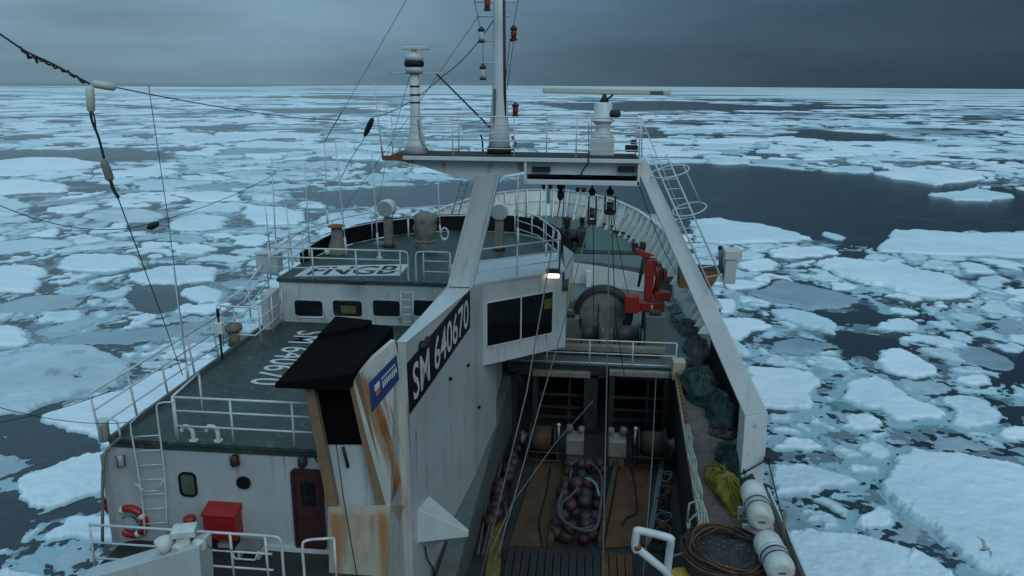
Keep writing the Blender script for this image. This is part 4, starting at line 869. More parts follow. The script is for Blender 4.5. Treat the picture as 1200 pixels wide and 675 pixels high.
# ---- winch cabin
cl_, cr_ = pY(556, 335, 21.6), pY(659, 318.5, 23.7)
clb, crb = pY(556, 428, 21.6), pY(656, 411, 23.7)
tz = (cl_.z+cr_.z)/2; bz = (clb.z+crb.z)/2
L0 = V(cl_.x, 21.6, bz); R0_ = V(cr_.x, 23.7, bz); L1 = V(cl_.x, 21.6, tz); R1_ = V(cr_.x, 23.7, tz)
fw = V(-.25, 2.6, 0)
cab = MB().hexa([L0, R0_, R0_+fw, L0+fw+V(-1, 0, 0)], [L1, R1_, R1_+fw, L1+fw+V(-1, 0, 0)]).build('winch_cabin', 'wall', ship, .015)
cu_ = (R0_-L0).normalized(); cn = V(cu_.y, -cu_.x, 0)
def cabp(x, y, out=0.):
    d = ray(x, y); o_ = L0+cn*out; return cC+d*((o_-cC).dot(cn)/d.dot(cn))
a = cabp(569, 347.5); b = cabp(647, 396.5); c = (a+b)/2
for dl, ww in ((-.245, .485), (.25, .475)):
    W_ = (b-a).dot(cu_); cc = L0+cu_*((c-L0).dot(cu_)+dl*W_)+zv*(c.z-L0.z); window(cc, W_*ww, 1.36, .04, 'glass', 'gantry', cab, ux=cu_, nrm=cn, t=.028, dep=.04)
c = cabp(642, 356, .02); MB().plate(rounded(c, cu_, zv, .3, .32, .03), cn*.006).build('screen_glow', 'olive', cab)
MB().hexa([L1+V(-.05, -.05, .004), R1_+cn*.06+V(.05, 0, .004), R1_+fw+V(.05, 0, .004), L1+fw+V(-.8, 0, .004)], [L1+V(-.05, -.05, .07), R1_+cn*.06+V(.05, 0, .07), R1_+fw+V(.05, 0, .07), L1+fw+V(-.8, 0, .07)]).build('roof_edge', 'wall', cab)
# white wind deflector plate beside the cabin
MB().plate([pY(660, 288, 24.6), pY(672, 297, 25.4), pY(671, 321, 25.4), pY(663, 345, 24.6)], (.02, .05, 0)).build('wind_deflector', 'white', ship)
# ---- bow bulwark with stanchions
bl = [p for p in hull_line(zF, 1., .0) if p.y > 26.0]
port = [p for p in bl if p.x < XC]; stb = [p for p in bl if p.x >= XC][::-1]
def bulwark(line, name):
    line = arc_pts(line, 4); mb = MB(); sd_ = 1 if line[0].x > XC else -1
    def hh(y): return lerp(.95, 1.75, min(1, max(0, (y-30)/20)))
    cen = V(XC, 36, 0); rows = []
    for p in line:
        o_ = V(p.x-XC, max(0, (p.y-46))*1.2, 0); o_ = o_.normalized() if o_.length > .01 else V(0, 1, 0)
        t_ = p+zv*hh(p.y)+o_*(.10+.42*min(1, max(0, (p.y-34)/16)))
        rows.append((V(p.x, p.y, 7.5), p, t_, o_))
    for (a0, a1, a2, ao), (b0, b1, b2, bo) in zip(rows, rows[1:]):
        mb.add([a1, b1, b2, a2, a1+ao*.06, b1+bo*.06, b2+bo*.06, a2+ao*.06, a0, b0], [(0, 1, 2, 3), (4, 7, 6, 5), (8, 9, 1, 0)])
    o = mb.build(name, 'cream', ship)
    cap = MB()
    for (a0, a1, a2, ao), (b0, b1, b2, bo) in zip(rows, rows[1:]):
        cap.hexa([a2-ao*.12, b2-bo*.12, b2+bo*.13, a2+ao*.13], [a2-ao*.12+zv*.05, b2-bo*.12+zv*.05, b2+bo*.13+zv*.05, a2+ao*.13+zv*.05])
    cap.build('cap_rail', 'white', o)
    lon = MB(); lon.tube([a1.lerp(a2, .55)-ao*.04 for a0, a1, a2, ao in rows], .035, 6); lon.build('stringer', 'cream', o)
    s_ = 0.; last = -9
    for i, (a0, a1, a2, ao) in enumerate(rows):
        if i: s_ += (a1-rows[i-1][1]).length
        if s_-last > .85:
            last = s_; d_ = V(-ao.y, ao.x, 0)*.035
            f = [a1-ao*.62, a1-ao*.01, a2-ao*.02, a2-ao*.16]
            MB().plate([p-d_ for p in f], d_*2).build('stanchion', 'cream', o)
    return o, rows
bst, rows_s = bulwark(stb, 'bow_bulwark'); bpo, rows_p = bulwark(port, 'bow_bulwark')
# red-lettered notice on the bulwark
i_ = min(range(len(rows_s)), key=lambda i: abs(proj(rows_s[i][1].lerp(rows_s[i][2], .6))[0]-738))
a0, a1, a2, ao = rows_s[i_]; td = (rows_s[i_+1][1]-rows_s[i_-1][1]).normalized(); upn = (a2-a1).normalized(); c = a1.lerp(a2, .62)-ao*.06
nb = MB().plate(rounded(c, td, upn, .85, .52, .03), -ao*.02).build('notice_board', 'sign_white', bst)
f = MB(); rim(f, c, td, upn, .66, .34, .06, .06, -ao*.03); f.build('notice_ring', 'red', nb)
for k in (-.16, 0, .16): MB().plate(rounded(c-ao*.022+td*k, td, upn, .08, .14, .02), -ao*.006).build('notice_mark', 'red', nb)
# breakwater between forecastle and winch deck
bp_ = [pZ(660, 321, zW+.4), pZ(700, 326, zW+.4), pZ(740, 332, zW+.4), pZ(790, 340, zW+.4)]
bt_ = [pZ(660, 306, zF+.35), pZ(700, 312, zF+.35), pZ(740, 319, zF+.35), pZ(790, 327, zF+.35)]
BWY = [39.4, 38.6, 37.6, 36.4]
lo_ = [pY(658, 324, 39.4), pY(700, 329, 38.8), pY(745, 336, 38.0), pY(800, 346, 37.2)]; hi_ = [pY(658, 306, 39.4), pY(700, 312, 38.8), pY(745, 320, 38.0), pY(800, 331, 37.2)]
b_ = MB()
for k in range(3): b_.hexa([lo_[k]-zv*.6, lo_[k+1]-zv*.6, lo_[k+1]-zv*.6+yv*.12, lo_[k]-zv*.6+yv*.12], [hi_[k], hi_[k+1], hi_[k+1]+yv*.12, hi_[k]+yv*.12])
brk = b_.build('breakwater', 'cream', ship)
MB().slab([(lo_[0].x, 39.5), (lo_[1].x, 38.9), (lo_[2].x, 38.1), (4.3, 37.3), (4.3, 41), (lo_[0].x, 41)], zW, zF-.02).build('forecastle_step', 'greengrey', ship)
p = pY(690, 328, 38.7); MB().box(p+V(0, -.12, .1), (.25, .25, .8)).build('breakwater_strut', 'cream', brk)

# ================================================================== GANTRY
GY = 20.0
gl, gr = pY(460, 183, GY), pY(750, 183, GY)
zG = (gl.z+gr.z)/2
gan = thing('mast_gantry', 'white box-section gantry straddling the trawl deck, carrying mast and radars', 'gantry', (0, GY, zM))
ax = pY(617, 200, GY).x; bx_ = gr.x
bz0 = pY(680, 214, GY).z
b = MB(); b.box(((gl.x+bx_)/2+.02, GY+.35, zG-.05), (bx_-gl.x+.04, 1.5, .1)); b.build('platform', 'gantry', gan, .01)
MB().box(((gl.x+bx_)/2, GY+.35, zG+.012), (bx_-gl.x-.1, 1.38, .02)).build('platform_deck', 'darkdeck', gan)
w = MB()
w.box(((ax+bx_)/2, GY-.1, zG-.1-(zG-.1-bz0)*.31), (bx_-ax-.07, .06, (zG-.1-bz0)*.6)); w.build('girder_web', 'gantry', gan)
MB().box(((ax+bx_)/2, GY+1.0, (zG-.1+bz0)/2), (bx_-ax-.07, .06, zG-.12-bz0)).build('girder_back', 'gantry', gan)
MB().box(((ax+bx_)/2, GY-.30, bz0+.04), (bx_-ax, .14, .12)).build('girder_flange', 'gantry', gan, .01)
MB().box(((ax+bx_)/2, GY+.38, bz0+.0), (bx_-ax-.06, 1.2, .05)).build('girder_floor', 'darksteel', gan)
for xx in (ax, bx_-.03): MB().box((xx, GY+.35, (zG-.1+bz0)/2), (.06, 1.44, zG-.1-bz0-.004)).build('girder_end', 'gantry', gan)
for x0, x1 in ((624, 645), (724, 744)):
    a = pY(x0, 198, GY-.15); c2 = pY(x1, 198, GY-.15); MB().box(((a.x+c2.x)/2, GY-.2, a.z), (c2.x-a.x, .12, .13)).build('girder_block', 'rubber', gan)
for px_ in (662, 668, 700, 710, 716):
    p = pY(px_, 206, GY+.4); MB().lathe((p.x, GY+.3, bz0+.12), [(.05, -.1), (.085, -.1), (.085, .1), (.05, .1)], (1, 0, 0), 10).build('sheave', 'rubber' if px_ > 705 else 'darksteel', gan)
MB().tube([V(ax+.3, GY+.6, bz0+.14), V(bx_-.3, GY+.6, bz0+.14)], .03, 6).build('girder_pipe', 'greywire', gan)
MB().tube(arc_pts([pY(690, 183, GY-.42), pY(689, 192, GY-.42), pY(684, 198, GY-.3), pY(680, 207, GY-.1)], 4), .018, 6).build('cable', 'wire', gan)
# port wing: tapered plate bracket and its box
pts = [(461, 185), (620, 188), (620, 200), (600, 204), (590, 206), (562, 214), (553, 212), (520, 203), (490, 193), (470, 189)]
fp = [pY(x, y, GY-.05) for x, y in pts]
MB().plate(fp, (0, .9, 0)).build('wing_bracket', 'gantry', gan, .01)
MB().box((gl.x+.12, GY-.42, zG-.06), (.5, .05, .13)).build('rust_lip', 'rust', gan)
# legs
def leg(top, bot, wid, dep, name='leg', k2=None):
    t0, t1 = top; b0, b1 = bot
    return MB().hexa([b0, b1, b1+V(0, dep, 0), b0+V(0, dep, 0)], [t0, t1, t1+V(0, dep, 0), t0+V(0, dep, 0)]).build(name, 'gantry', gan, .02)
leg((pY(559, 206, GY-.1), pY(585, 203, GY-.1)), (pY(525, 336, 20.45), pY(552, 337, 20.45)), .7, .7)
for pa, pb in (((585, 203), (552, 337)), ((559, 206), (525, 336))):
    a = pY(*pa, GY-.1); b = pY(*pb, 20.45); MB().hexa([b+V(-.02, -.06, 0), b+V(.03, -.06, 0), b+V(.03, .0, 0), b+V(-.02, 0, 0)], [a+V(-.02, -.06, 0), a+V(.03, -.06, 0), a+V(.03, 0, 0), a+V(-.02, 0, 0)]).build('leg_flange', 'gantry', gan)
kn0, kn1 = pY(873, 488, 18.9), pY(900, 484, 18.9)
leg((pY(741, 186, GY-.1), pY(757, 186, GY-.1)), (kn0, kn1), .7, .75)
f0, f1 = pZ(868, 590, zM), pZ(901, 590, zM); f0.y = f1.y = (f0.y+f1.y)/2
f0 = V(kn0.x-.02, 18.65, zM); f1 = V(kn1.x+.0, 18.65, zM)
leg((kn0, kn1), (f0, f1), .7, .75, 'leg_foot')
MB().tube([pY(868, 556, 18.6), pY(900, 538, 18.6)], .02, 6).build('lashing', 'wire', gan)
MB().box(pY(899, 538, 18.55), (.16, .1, .1)).build('lashing_shackle', 'wire', gan)

# light and dark rails on the gantry
railing('pipe railing along the near edge of the gantry platform', [V(gl.x+.1, GY-.36, zG+.02), V(bx_-.05, GY-.36, zG+.02)], h=.98, bars=(.2, .4, .6, .8, 1.), step=1.5, r=.017)
railing('pipe railing along the far edge of the gantry platform', [V(gl.x+.4, GY+1.02, zG+.02), V(bx_-.05, GY+1.02, zG+.02)], h=.98, bars=(.33, .66, 1.), step=1.3, r=.017)

# ================================================================== RUST RUNS
nW = V(F1.y-A1.y, A1.x-F1.x, 0).normalized(); nK = (ck[1]-ck[0]).cross(ck[5]-ck[0]).normalized(); nK = nK if nK.x > 0 else -nK
for k, (x, y, L_, w_, st) in enumerate(((431, 440, 3.6, .50, 1.2), (441, 470, 3.2, .46, 1.3), (446, 455, 1.2, .25, .7), (422, 436, 2.8, .42, 1.2), (449, 486, 1.8, .26, .8), (455, 470, 2.2, .16, .6))): rust_run(on_cheek(x, y, .0), nK, L_, w_, ship, st, down=ck[5]-ck[0], out=.012, seed=k)
for k, (x, y, L_, w_, st) in enumerate(((393, 597, 2.0, .40, 1.2), (403, 600, 1.3, .25, .9), (449, 596, 2.2, .36, 1.3), (437, 600, 1.1, .25, .7), (420, 600, .7, .3, .45))): rust_run(pY(x, y, 14.0), (0, -1, 0), L_, w_, ship, st, out=.05, seed=k+10)
for k, (x, y, L_, w_, st) in enumerate(((478, 470, 2.2, .22, .8), (487, 500, 1.8, .16, .6), (527, 447, .9, .12, .7), (548, 431, .9, .1, .6), (561, 480, .8, .1, .6), (520, 520, 1.5, .2, .35), (545, 470, 1.7, .2, .3), (500, 545, 1.2, .2, .4), (468, 560, 1.8, .22, .7))): rust_run(wpt(x, y, 0), nW, L_, w_, ship, st, out=.008, seed=k+20)
for k, (x, y, L_, w_, st) in enumerate(((145, 545, .9, .14, .6), (278, 546, .8, .12, .5), (221, 585, .8, .3, .35), (200, 528, 1.3, .14, .4), (318, 528, 1.0, .16, .4), (332, 528, .8, .1, .5), (255, 527, .7, .12, .4), (127, 530, 2.0, .2, .6))): rust_run(wallp(x, y), (0, -1, 0), L_, w_, ship, st, out=.008, seed=k+30)
for k, (x, y) in enumerate(((352, 372), (378, 372), (397, 372), (424, 372), (440, 372), (468, 372), (335, 342), (455, 342))): rust_run(pY(x, y, BYa), (0, -1, 0), .35, .1, ship, .55, out=.008, seed=k+40)
for k, (x, y, L_, w_) in enumerate(((576, 397, .5, .2), (609, 395, .5, .12), (640, 391, .5, .14), (600, 333, .3, .1))): rust_run(cabp(x, y), cn, L_, w_, ship, .5, out=.012, seed=k+50)
for k, (x, y, L_, w_, st) in enumerate(((480, 188, .35, .5, .8), (520, 190, .3, .2, .6), (575, 190, .4, .3, .5), (610, 190, .35, .3, .7), (470, 186, .3, .4, .9))): rust_run(pY(x, y, GY-.05), (0, -1, 0), L_, w_, gan, st, out=.012, seed=k+60)
for k, (x, y, L_, w_, st) in enumerate(((572, 250, 1.2, .12, .4), (548, 300, 1.2, .14, .4))): rust_run(pY(x, y, GY-.1+(y-205)/131*.55), (0, -1, 0), L_, w_, gan, st*.8, down=pY(538, 337, 20.45)-pY(572, 205, GY-.1), out=.02, seed=k+70)
for k, (x, y, L_, w_, st) in enumerate(((885, 494, 1.4, .25, .5), (876, 530, 1.0, .16, .6), (895, 540, .9, .14, .7))): rust_run(pY(x, y, 18.9-(y-488)/100*.25), (0, -1, 0), L_, w_, gan, st, out=.03, seed=k+80)

# ================================================================== MASTS, RADARS, LAMPS
# ---- main mast
mb0 = pY(585, 178, GY+.5); X, Y = mb0.x, GY+.5; z0 = zG+.03
mast = thing('signal_mast', 'tall tapering white signal mast with lanterns on the gantry', 'mast', (X, Y, z0))
ztop = pY(585, -60, Y).z
MB().lathe((X, Y, z0), [(.30, 0), (.27, .5), (.19, 1.6), (.17, 3.2), (.15, ztop-z0)], n=14).build('pole', 'gantry', mast)
MB().lathe((X, Y, z0), [(.33, 0), (.33, .16), (.28, .18)], n=14).build('foot_collar', 'darkdeck', mast)
MB().tube([V(X+.17, Y-.12, z0+.5), V(X+.15, Y-.13, z0+2), V(X+.12, Y-.13, ztop)], .035, 6).build('cable_run', 'wire', mast)
MB().box((X-.10, Y-.19, z0+.9), (.07, .06, 1.5)).build('cable_box', 'greengrey', mast)
def yard(py, x0, x1, r=.028):
    a = pY(x0, py, Y); c = pY(x1, py, Y); z = a.z
    return MB().tube([V(a.x, Y-.02, z), V(c.x, Y-.02, z)], r, 6).build('yard', 'railwhite', mast)
yard(74, 562, 600); yard(48, 568, 602, .02); yard(19, 560, 598); yard(2, 556, 604); yard(133, 583, 607)
def lantern(px_, py, kind, h=.36):
    c = pY(px_, py, Y-.02); r = .10
    o = MB().lathe(c-zv*h/2, [(.09, 0), (.09, .05), (.06, .06)], n=12).build('lantern', 'darksteel', mast)
    MB().lathe(c-zv*(h/2-.062), [(.06, 0), (.075, .05), (.075, h-.2), (.06, h-.16)], n=12).build('lens', kind, o)
    MB().lathe(c+zv*(h/2-.10), [(.09, 0), (.095, .04), (.04, .10), (.02, .12)], n=12).build('cap', 'wire', o)
    return o
lantern(602, 39, 'redlens'); lantern(604, 129, 'redlens'); lantern(564, 41, 'insulator', .38); lantern(566, 85, 'insulator', .38); lantern(571, 4, 'redlens', .36)
for (a, b) in (((607, 0), (602, 30)), ((602, 48), (594, 105)), ((598, 45), (586, 150)), ((556, 0), (562, 30)), ((566, 48), (566, 74))):
    MB().tube([pY(*a, Y-.05), pY(*b, Y-.05)], .008, 5).build('halyard', 'wire', mast)
MB().tube(arc_pts([pY(600, 176, Y-.2), pY(604, 168, Y-.25), pY(600, 160, Y-.2)], 4), .03, 6).build('hose', 'wire', mast)
MB().tube([pY(566, 178, GY+.2), pY(565, 162, GY+.2), pY(563, 158, GY+.2)], .025, 6).build('cable_end', 'wire', mast)
# ---- small radar on its pylon
b0 = pY(488, 181, GY+.3); X, Y = b0.x, GY+.3; z0 = zG+.024
rp = thing('radar_pylon', 'slim white pylon with flared foot and small radar, left on the gantry', 'radar', (X, Y, z0))
zt = pY(484, 86, Y).z
MB().lathe((X, Y, z0), [(.34, 0), (.24, .25), (.17, .55), (.13, 1.0), (.12, zt-z0)], n=14).build('pylon', 'gantry', rp)
for k in (102, 112, 121): MB().lathe((X, Y, pY(484, k, Y).z), [(.135, 0), (.135, .04)], n=14).build('band', 'blackpaint', rp)
MB().lathe((X, Y, zt), [(.2, 0), (.24, .06), (.24, .14), (.18, .16)], n=14).build('bracket', 'white', rp)
MB().lathe((X, Y, zt+.16), [(.22, 0), (.26, .03), (.26, .13), (.22, .15)], n=16).build('gearbox_skirt', 'blackpaint', rp)
MB().lathe((X, Y, zt+.31), [(.24, 0), (.25, .10), (.18, .18), (.07, .20), (.07, .28)], n=16).build('gearbox', 'white', rp)
MB().box((X+.06, Y-.05, zt+.62), (.70, .12, .09)).build('scanner', 'insulator', rp, .02)
MB().tube([pY(455, 86, Y), pY(520, 86, Y)], .018, 6).build('yardarm', 'railwhite', rp)
MB().tube(arc_pts([pY(490, 140, Y-.15), pY(494, 165, Y-.2), pY(503, 179, Y-.2)], 4), .012, 5).build('cable', 'wire', rp)
# ---- large radar
b0 = pY(705, 181, GY+.45); X, Y = b0.x, GY+.45
lr = thing('navigation_radar', 'stout white radar pedestal with a long flat scanner bar', 'radar', (X, Y, z0))
zz = lambda py: pY(705, py, Y).z
MB().box((X, Y, (z0+zz(161))/2), (.62, .6, zz(161)-z0)).build('pedestal', 'gantry', lr, .03)
MB().lathe((X, Y, zz(161)), [(.30, 0), (.28, .04), (.17, .22), (.18, .3), (.26, .40)], n=16).build('neck', 'gantry', lr)
MB().lathe((X, Y, zz(143)), [(.26, 0), (.30, .02), (.30, .05), (.24, .07), (.24, .44), (.18, .50)], n=18).build('gearbox', 'gantry', lr)
MB().lathe((X+.2, Y-.1, zz(133)), [(.10, 0), (.11, .05), (.11, .2), (.07, .24)], (1, -.3, 0), n=12).build('motor', 'darksteel', lr)
MB().lathe((X+.02, Y, zz(120)), [(.13, 0), (.06, .14), (.05, .25)], n=10).build('spindle', 'darksteel', lr)
MB().tube([V(X+.05, Y, zz(118)), V(X+.24, Y, zz(111))], .03, 6).build('strut', 'darksteel', lr)
a = pY(636, 105.5, Y); c2 = pY(786, 108.5, Y); mid = (a+c2)/2; d = c2-a
sc_ = MB().box(mid, (d.length, .12, .15), rot=Matrix.Rotation(-math.atan2(d.z, d.x), 3, 'Y')).build('scanner', 'insulator', lr, .03)
MB().box(pY(770, 108.5, Y-.07), (.32, .02, .07)).build('scanner_label', 'greengrey', sc_)
MB().tube(arc_pts([pY(690, 142, Y-.3), pY(690, 160, Y-.32), pY(690, 180, Y-.34)], 3), .012, 5).build('cable', 'wire', lr)
o = MB().box(pY(740, 174, GY+.2), (.32, .3, .16)); p = pY(740, 170, GY+.2); o.lathe(p+V(.05, 0, .02), [(.08, 0), (.08, .1), (.03, .12)], n=8); o = o.build('horn_unit', 'rubber', None, .01); tag(o, 'dark horn unit at the right end of the gantry platform', 'horn')
# ---- ladder with hoops down the outside of the right leg
t = thing('caged_ladder', 'white ladder with safety hoops on the outside of the right gantry leg', 'ladder', pY(865, 330, 19.3))
p0 = pY(757, 186, 19.9); p1 = pY(828, 345, 19.3)
for off in (V(.12, -.1, .1), V(.52, .2, .1)): MB().tube([p0+off, p1+off], .024, 6).build('stile', 'railwhite', t)
for k in range(14): a = p0.lerp(p1, (k+.5)/14); MB().tube([a+V(.12, -.1, .1), a+V(.52, .2, .1)], .014, 5).build('rung', 'railwhite', t)
def hoop(cx, cy, rx, k):
    c = pY(cx, cy, 19.9); pts = [c+V(cos(a)*rx, sin(a)*.36, sin(a)*.10+cos(a)*.10) for a in [2*pi*i/18 for i in range(18)]]
    MB().tube(pts, .018, 6, closed=True).build('hoop', 'railwhite', t)
hoop(785, 201, .48, 0); hoop(808, 245, .42, 1)
for (a, b) in (((751, 138), (800, 254)), ((800, 192), (822, 240)), ((752, 138), (752, 184))): MB().tube([pY(*a, 19.8), pY(*b, 19.8)], .016, 6).build('cage_bar', 'railwhite', t)
MB().tube(arc_pts([pY(750, 136, 19.7), pY(762, 133, 19.7), pY(772, 137, 19.7)], 4), .016, 6).build('grab_bar', 'railwhite', t)
# under-gantry ladder on the port leg
t = thing('short_ladder', 'short raked white ladder under the port wing of the gantry', 'ladder', pY(535, 250, 21.5))
for dx in (0, 8): MB().tube([pY(540+dx, 214, 21.2), pY(529+dx, 252, 21.6)], .02, 6).build('stile', 'railwhite', t)
for k in range(5): MB().tube([pY(540-11*k/5, 216+38*k/5, 21.3), pY(548-11*k/5, 216+38*k/5, 21.3)], .012, 5).build('rung', 'railwhite', t)
# ---- hanging trawl blocks
def block(px_, y0, y1, lab, wide=.13):
    t = thing('trawl_block', lab, 'pulley block', pY(px_, y1, GY+.3), 'trawl blocks under the gantry'); f = lambda y: pY(px_, y, GY+.3)
    a = f(213); MB().tube([f(213), f(y0)], .035, 6).build('hanger', 'rubber', t)
    MB().lathe(f(y0+3), [(.05, -.02), (.10, -.02), (.10, .02), (.05, .02)], (0, 1, 0), 12).build('swivel_eye', 'rubber', t)
    zm = f((y0+y1)/2+4); hh = f(y0+8).z-f(y1).z
    for s_ in (-1, 1): MB().box((zm.x+s_*wide*.75, zm.y, zm.z), (.05, .20, hh), taper=.8).build('cheek_plate', 'rubber', t, .015)
    MB().lathe((zm.x-wide*.5, zm.y, zm.z-hh*.12), [(.06, 0), (.15, .0), (.12, wide*.5), (.15, wide), (.06, wide)], (1, 0, 0), 14).build('sheave', 'darksteel', t)
    MB().box((zm.x, zm.y, zm.z-hh*.45), (wide*1.4, .16, .12)).build('tail_block', 'rubber', t, .02)
block(694, 222, 262, 'slim black trawl block hanging under the middle of the gantry'); block(715, 222, 250, 'wide black trawl block hanging nearest the right gantry leg', .18)
block(657, 216, 232, 'small black trawl block hanging left of the other two under the gantry', .08)

# ================================================================== WIRES
def wire(label, pts, r=.012, m='wire', n=5, cat='wire', name='wire_rope'):
    o = MB().tube(pts, r, n).build(name, m, None); return tag(o, label, cat)
wd = 28.3
wire('steel wire from the left block slanting down past the cabin windows to the trawl deck', [pY(657, 232, GY+.3), pY(640, 330, 19.6), pY(617, 460, 18.8), pY(560, 690, 16.2)], .020, 'greywire')
wire('steel wire from the middle block down to the winch deck', [pY(692, 262, GY+.3), pY(655, 330, 25), pY(650, 385, wd)], .012)
wire('thin steel wire dropping straight from the middle block to the winch row', [pY(695, 262, GY+.3), pY(696, 392, wd)], .012)
wire('long steel wire from the right block down the middle of the trawl deck', [pY(714, 250, GY+.3), pY(712, 400, 21.5), pY(706, 690, 15.8)], .018, 'greywire')
wire('steel wire from the right block leaning right to the net hood', [pY(718, 250, GY+.3), pY(727, 300, 25), pY(736, 345, 30.5)], .012)
wire('steel warp running down the right side of the trawl deck from the bulkhead', [pY(769, 438, 26.2), pY(764, 540, 21), pY(757, 640, 18), pY(752, 690, 17)], .018, 'greywire')
wire('pale rope slanting from the winches to the left deck edge', [pY(695, 470, 24.8), pY(650, 520, 23.4), pY(600, 590, 20.6), pY(560, 680, 17.8)], .018, 'greywire', name='rope', cat='rope')
wire('second steel wire leaning from the middle block down the left of the trawl deck', [pY(690, 262, GY+.3), pY(655, 400, 20.5), pY(634, 470, 19.6), pY(598, 600, 17.6), pY(570, 690, 16.3)], .016, 'greywire')
wire('thin wire from the girder straight down in front of the winch cabin edge', [pY(662, 214, GY+.2), pY(655, 330, 24), pY(652, 392, 27)], .012)
wire('wire from the right trawl block to the right trawl winch', [pY(716, 250, GY+.3), pY(722, 380, 22), pY(742, 505, 24.4)], .013)
wire('slack line from the gantry platform to the starboard bulwark by the crane', sag(pY(748, 214, GY+.2), pY(800, 330, 30), .3), .012)
wire('thin signal halyard from the mast yard down to the port bridge rail', [pY(560, 20, GY+.4), pY(470, 150, 23), pY(396, 256, 27)], .007)
wire('thin stay from the small radar down to the bridge front', [pY(480, 90, GY+.3), pY(452, 190, 24), pY(440, 262, 30)], .007)
wire('dark stay from the small radar yardarm down to the signal mast', [pY(511, 86, GY+.3), pY(577, 152, GY+.4)], .024)
wire('stay wire from the sky down past the small radar to the bridge', [pY(482, -10, 16), pY(436, 70, 19), pY(396, 140, 24)], .007, 'greywire')
wire('dark loop of wire from the signal mast out to the port stay insulator', sag(pY(578, 24, GY+.4), pY(520, 88, 22.5), .15)+sag(pY(520, 88, 22.5), pY(437, 137, 25), .2)[1:], .013)
wire('thin wire from the dark stay insulator down to the bridge rail', [pY(428, 160, 25.2), pY(410, 188, 25.5), pY(398, 212, 26)], .011)
o = MB().lathe(pY(437, 138, 25), [(.02, 0), (.075, .06), (.09, .25), (.09, .5), (.06, .68), (.02, .75)], pY(427, 160, 25.2)-pY(437, 138, 25), 10).build('stay_insulator', 'rubber', None); tag(o, 'fat black insulator on the wire left of the small radar', 'insulator')
wire('guy wire from the port whip antenna up to the stay', [pY(380, 166, 26), pY(400, 132, 24)], .016)
wire('guy wire low over the ice from the left edge to the port rail insulator', sag(pY(-20, 232, 12), pY(165, 265, 14), .25)+sag(pY(165, 265, 14), pY(320, 205, 22), .12)[1:], .008)
o = MB().lathe(pY(186, 261, 14.2), [(.02, 0), (.06, .05), (.07, .2), (.02, .28)], pY(176, 266, 14.2)-pY(186, 261, 14.2), 8).build('wire_clamp', 'rubber', None); tag(o, 'small black clamp on the guy wire over the ice, left', 'clamp')
wire('thin wire low over the ice from the left edge to the port rail corner', sag(pY(-20, 472, 11), pY(150, 495, 14.6), .15), .007)
wire('slack guy wire meeting the outer end of the port side rail', sag(pY(-20, 498, 12.2), pY(136, 455, 14.2), .1), .008)
wire('dark wire running off the starboard rail past the rafts', [pY(900, 540, 18.5), pY(915, 600, 17), pY(938, 678, 14.6)], .017)
# antenna wire in the foreground with its insulators
AYw = 9.0
ant = thing('antenna_wire', 'sagging black antenna wire with white insulators at the upper left', 'antenna wire', pY(106, 100, AYw))
main = arc_pts([pY(-30, 22, AYw), pY(0, 40, AYw), pY(30, 60, AYw), pY(60, 74, AYw), pY(88, 89, AYw), pY(105, 98, AYw)], 5)
MB().tube(main, .012, 6).build('cable', 'rubber', ant)
tw = [p+V(0, .01*cos(i*1.9), .02*sin(i*1.9)) for i, p in enumerate(arc_pts([pY(22, 55, AYw), pY(36, 66, AYw), pY(48, 70, AYw), pY(62, 77, AYw), pY(80, 85, AYw), pY(100, 97, AYw)], 6))]
MB().tube(tw, .014, 6).build('binding', 'rubber', ant)
for a, b in ((33, 67), (43, 72)): MB().tube([pY(a-2, b-6, AYw), pY(a+1, b+2, AYw)], .016, 5).build('tape_end', 'rubber', ant)
a, c2 = pY(108, 98, AYw), pY(136, 102.5, AYw+.15); L_ = (c2-a).length
MB().lathe(a, [(.025, 0), (.047, .02), (.05, L_*.5), (.047, L_-.02), (.02, L_)], c2-a, 12).build('insulator', 'insulator', ant)
a, c2 = pY(105, 102, AYw), pY(107, 132, AYw); L_ = (c2-a).length
MB().lathe(a, [(.03, 0), (.048, .02), (.05, L_*.5), (.045, L_-.03), (.02, L_)], c2-a, 12).build('insulator', 'insulator', ant)
MB().tube(arc_pts([pY(106, 132, AYw), pY(108, 142, AYw), pY(114, 157, AYw), pY(118, 170, AYw), pY(122, 186, AYw)], 5), .015, 6).build('down_lead', 'rubber', ant)
MB().tube(arc_pts([pY(109, 132, AYw), pY(111, 140, AYw), pY(112, 150, AYw)], 5), .010, 6).build('down_lead', 'rubber', ant)
a, c2 = pY(121, 187, AYw), pY(130, 213, AYw); L_ = (c2-a).length
MB().lathe(a, [(.02, 0), (.045, .03), (.052, L_*.6), (.05, L_-.04), (.02, L_)], c2-a, 12).build('insulator', 'tarp', ant)
MB().tube(arc_pts([pY(130, 213, AYw), pY(133, 222, AYw), pY(139, 232, AYw)], 4), .020, 6).build('thimble', 'rubber', ant)
MB().tube([pY(136, 226, AYw), pY(160, 290, 10.4), pY(186, 360, 12), pY(214, 440, 13.8)], .008, 5).build('stay', 'wire', ant)
MB().tube(arc_pts([c for c in sag(pY(136, 102.5, AYw+.15), pY(420, 141, 22), .12, 20)], 1), .008, 6).build('cable', 'wire', ant)
wire('very thin wire hanging vertically over the ice near the antenna wire', [pY(174, 100, 11), pY(196, 250, 12), pY(215, 395, 14.3)], .006)

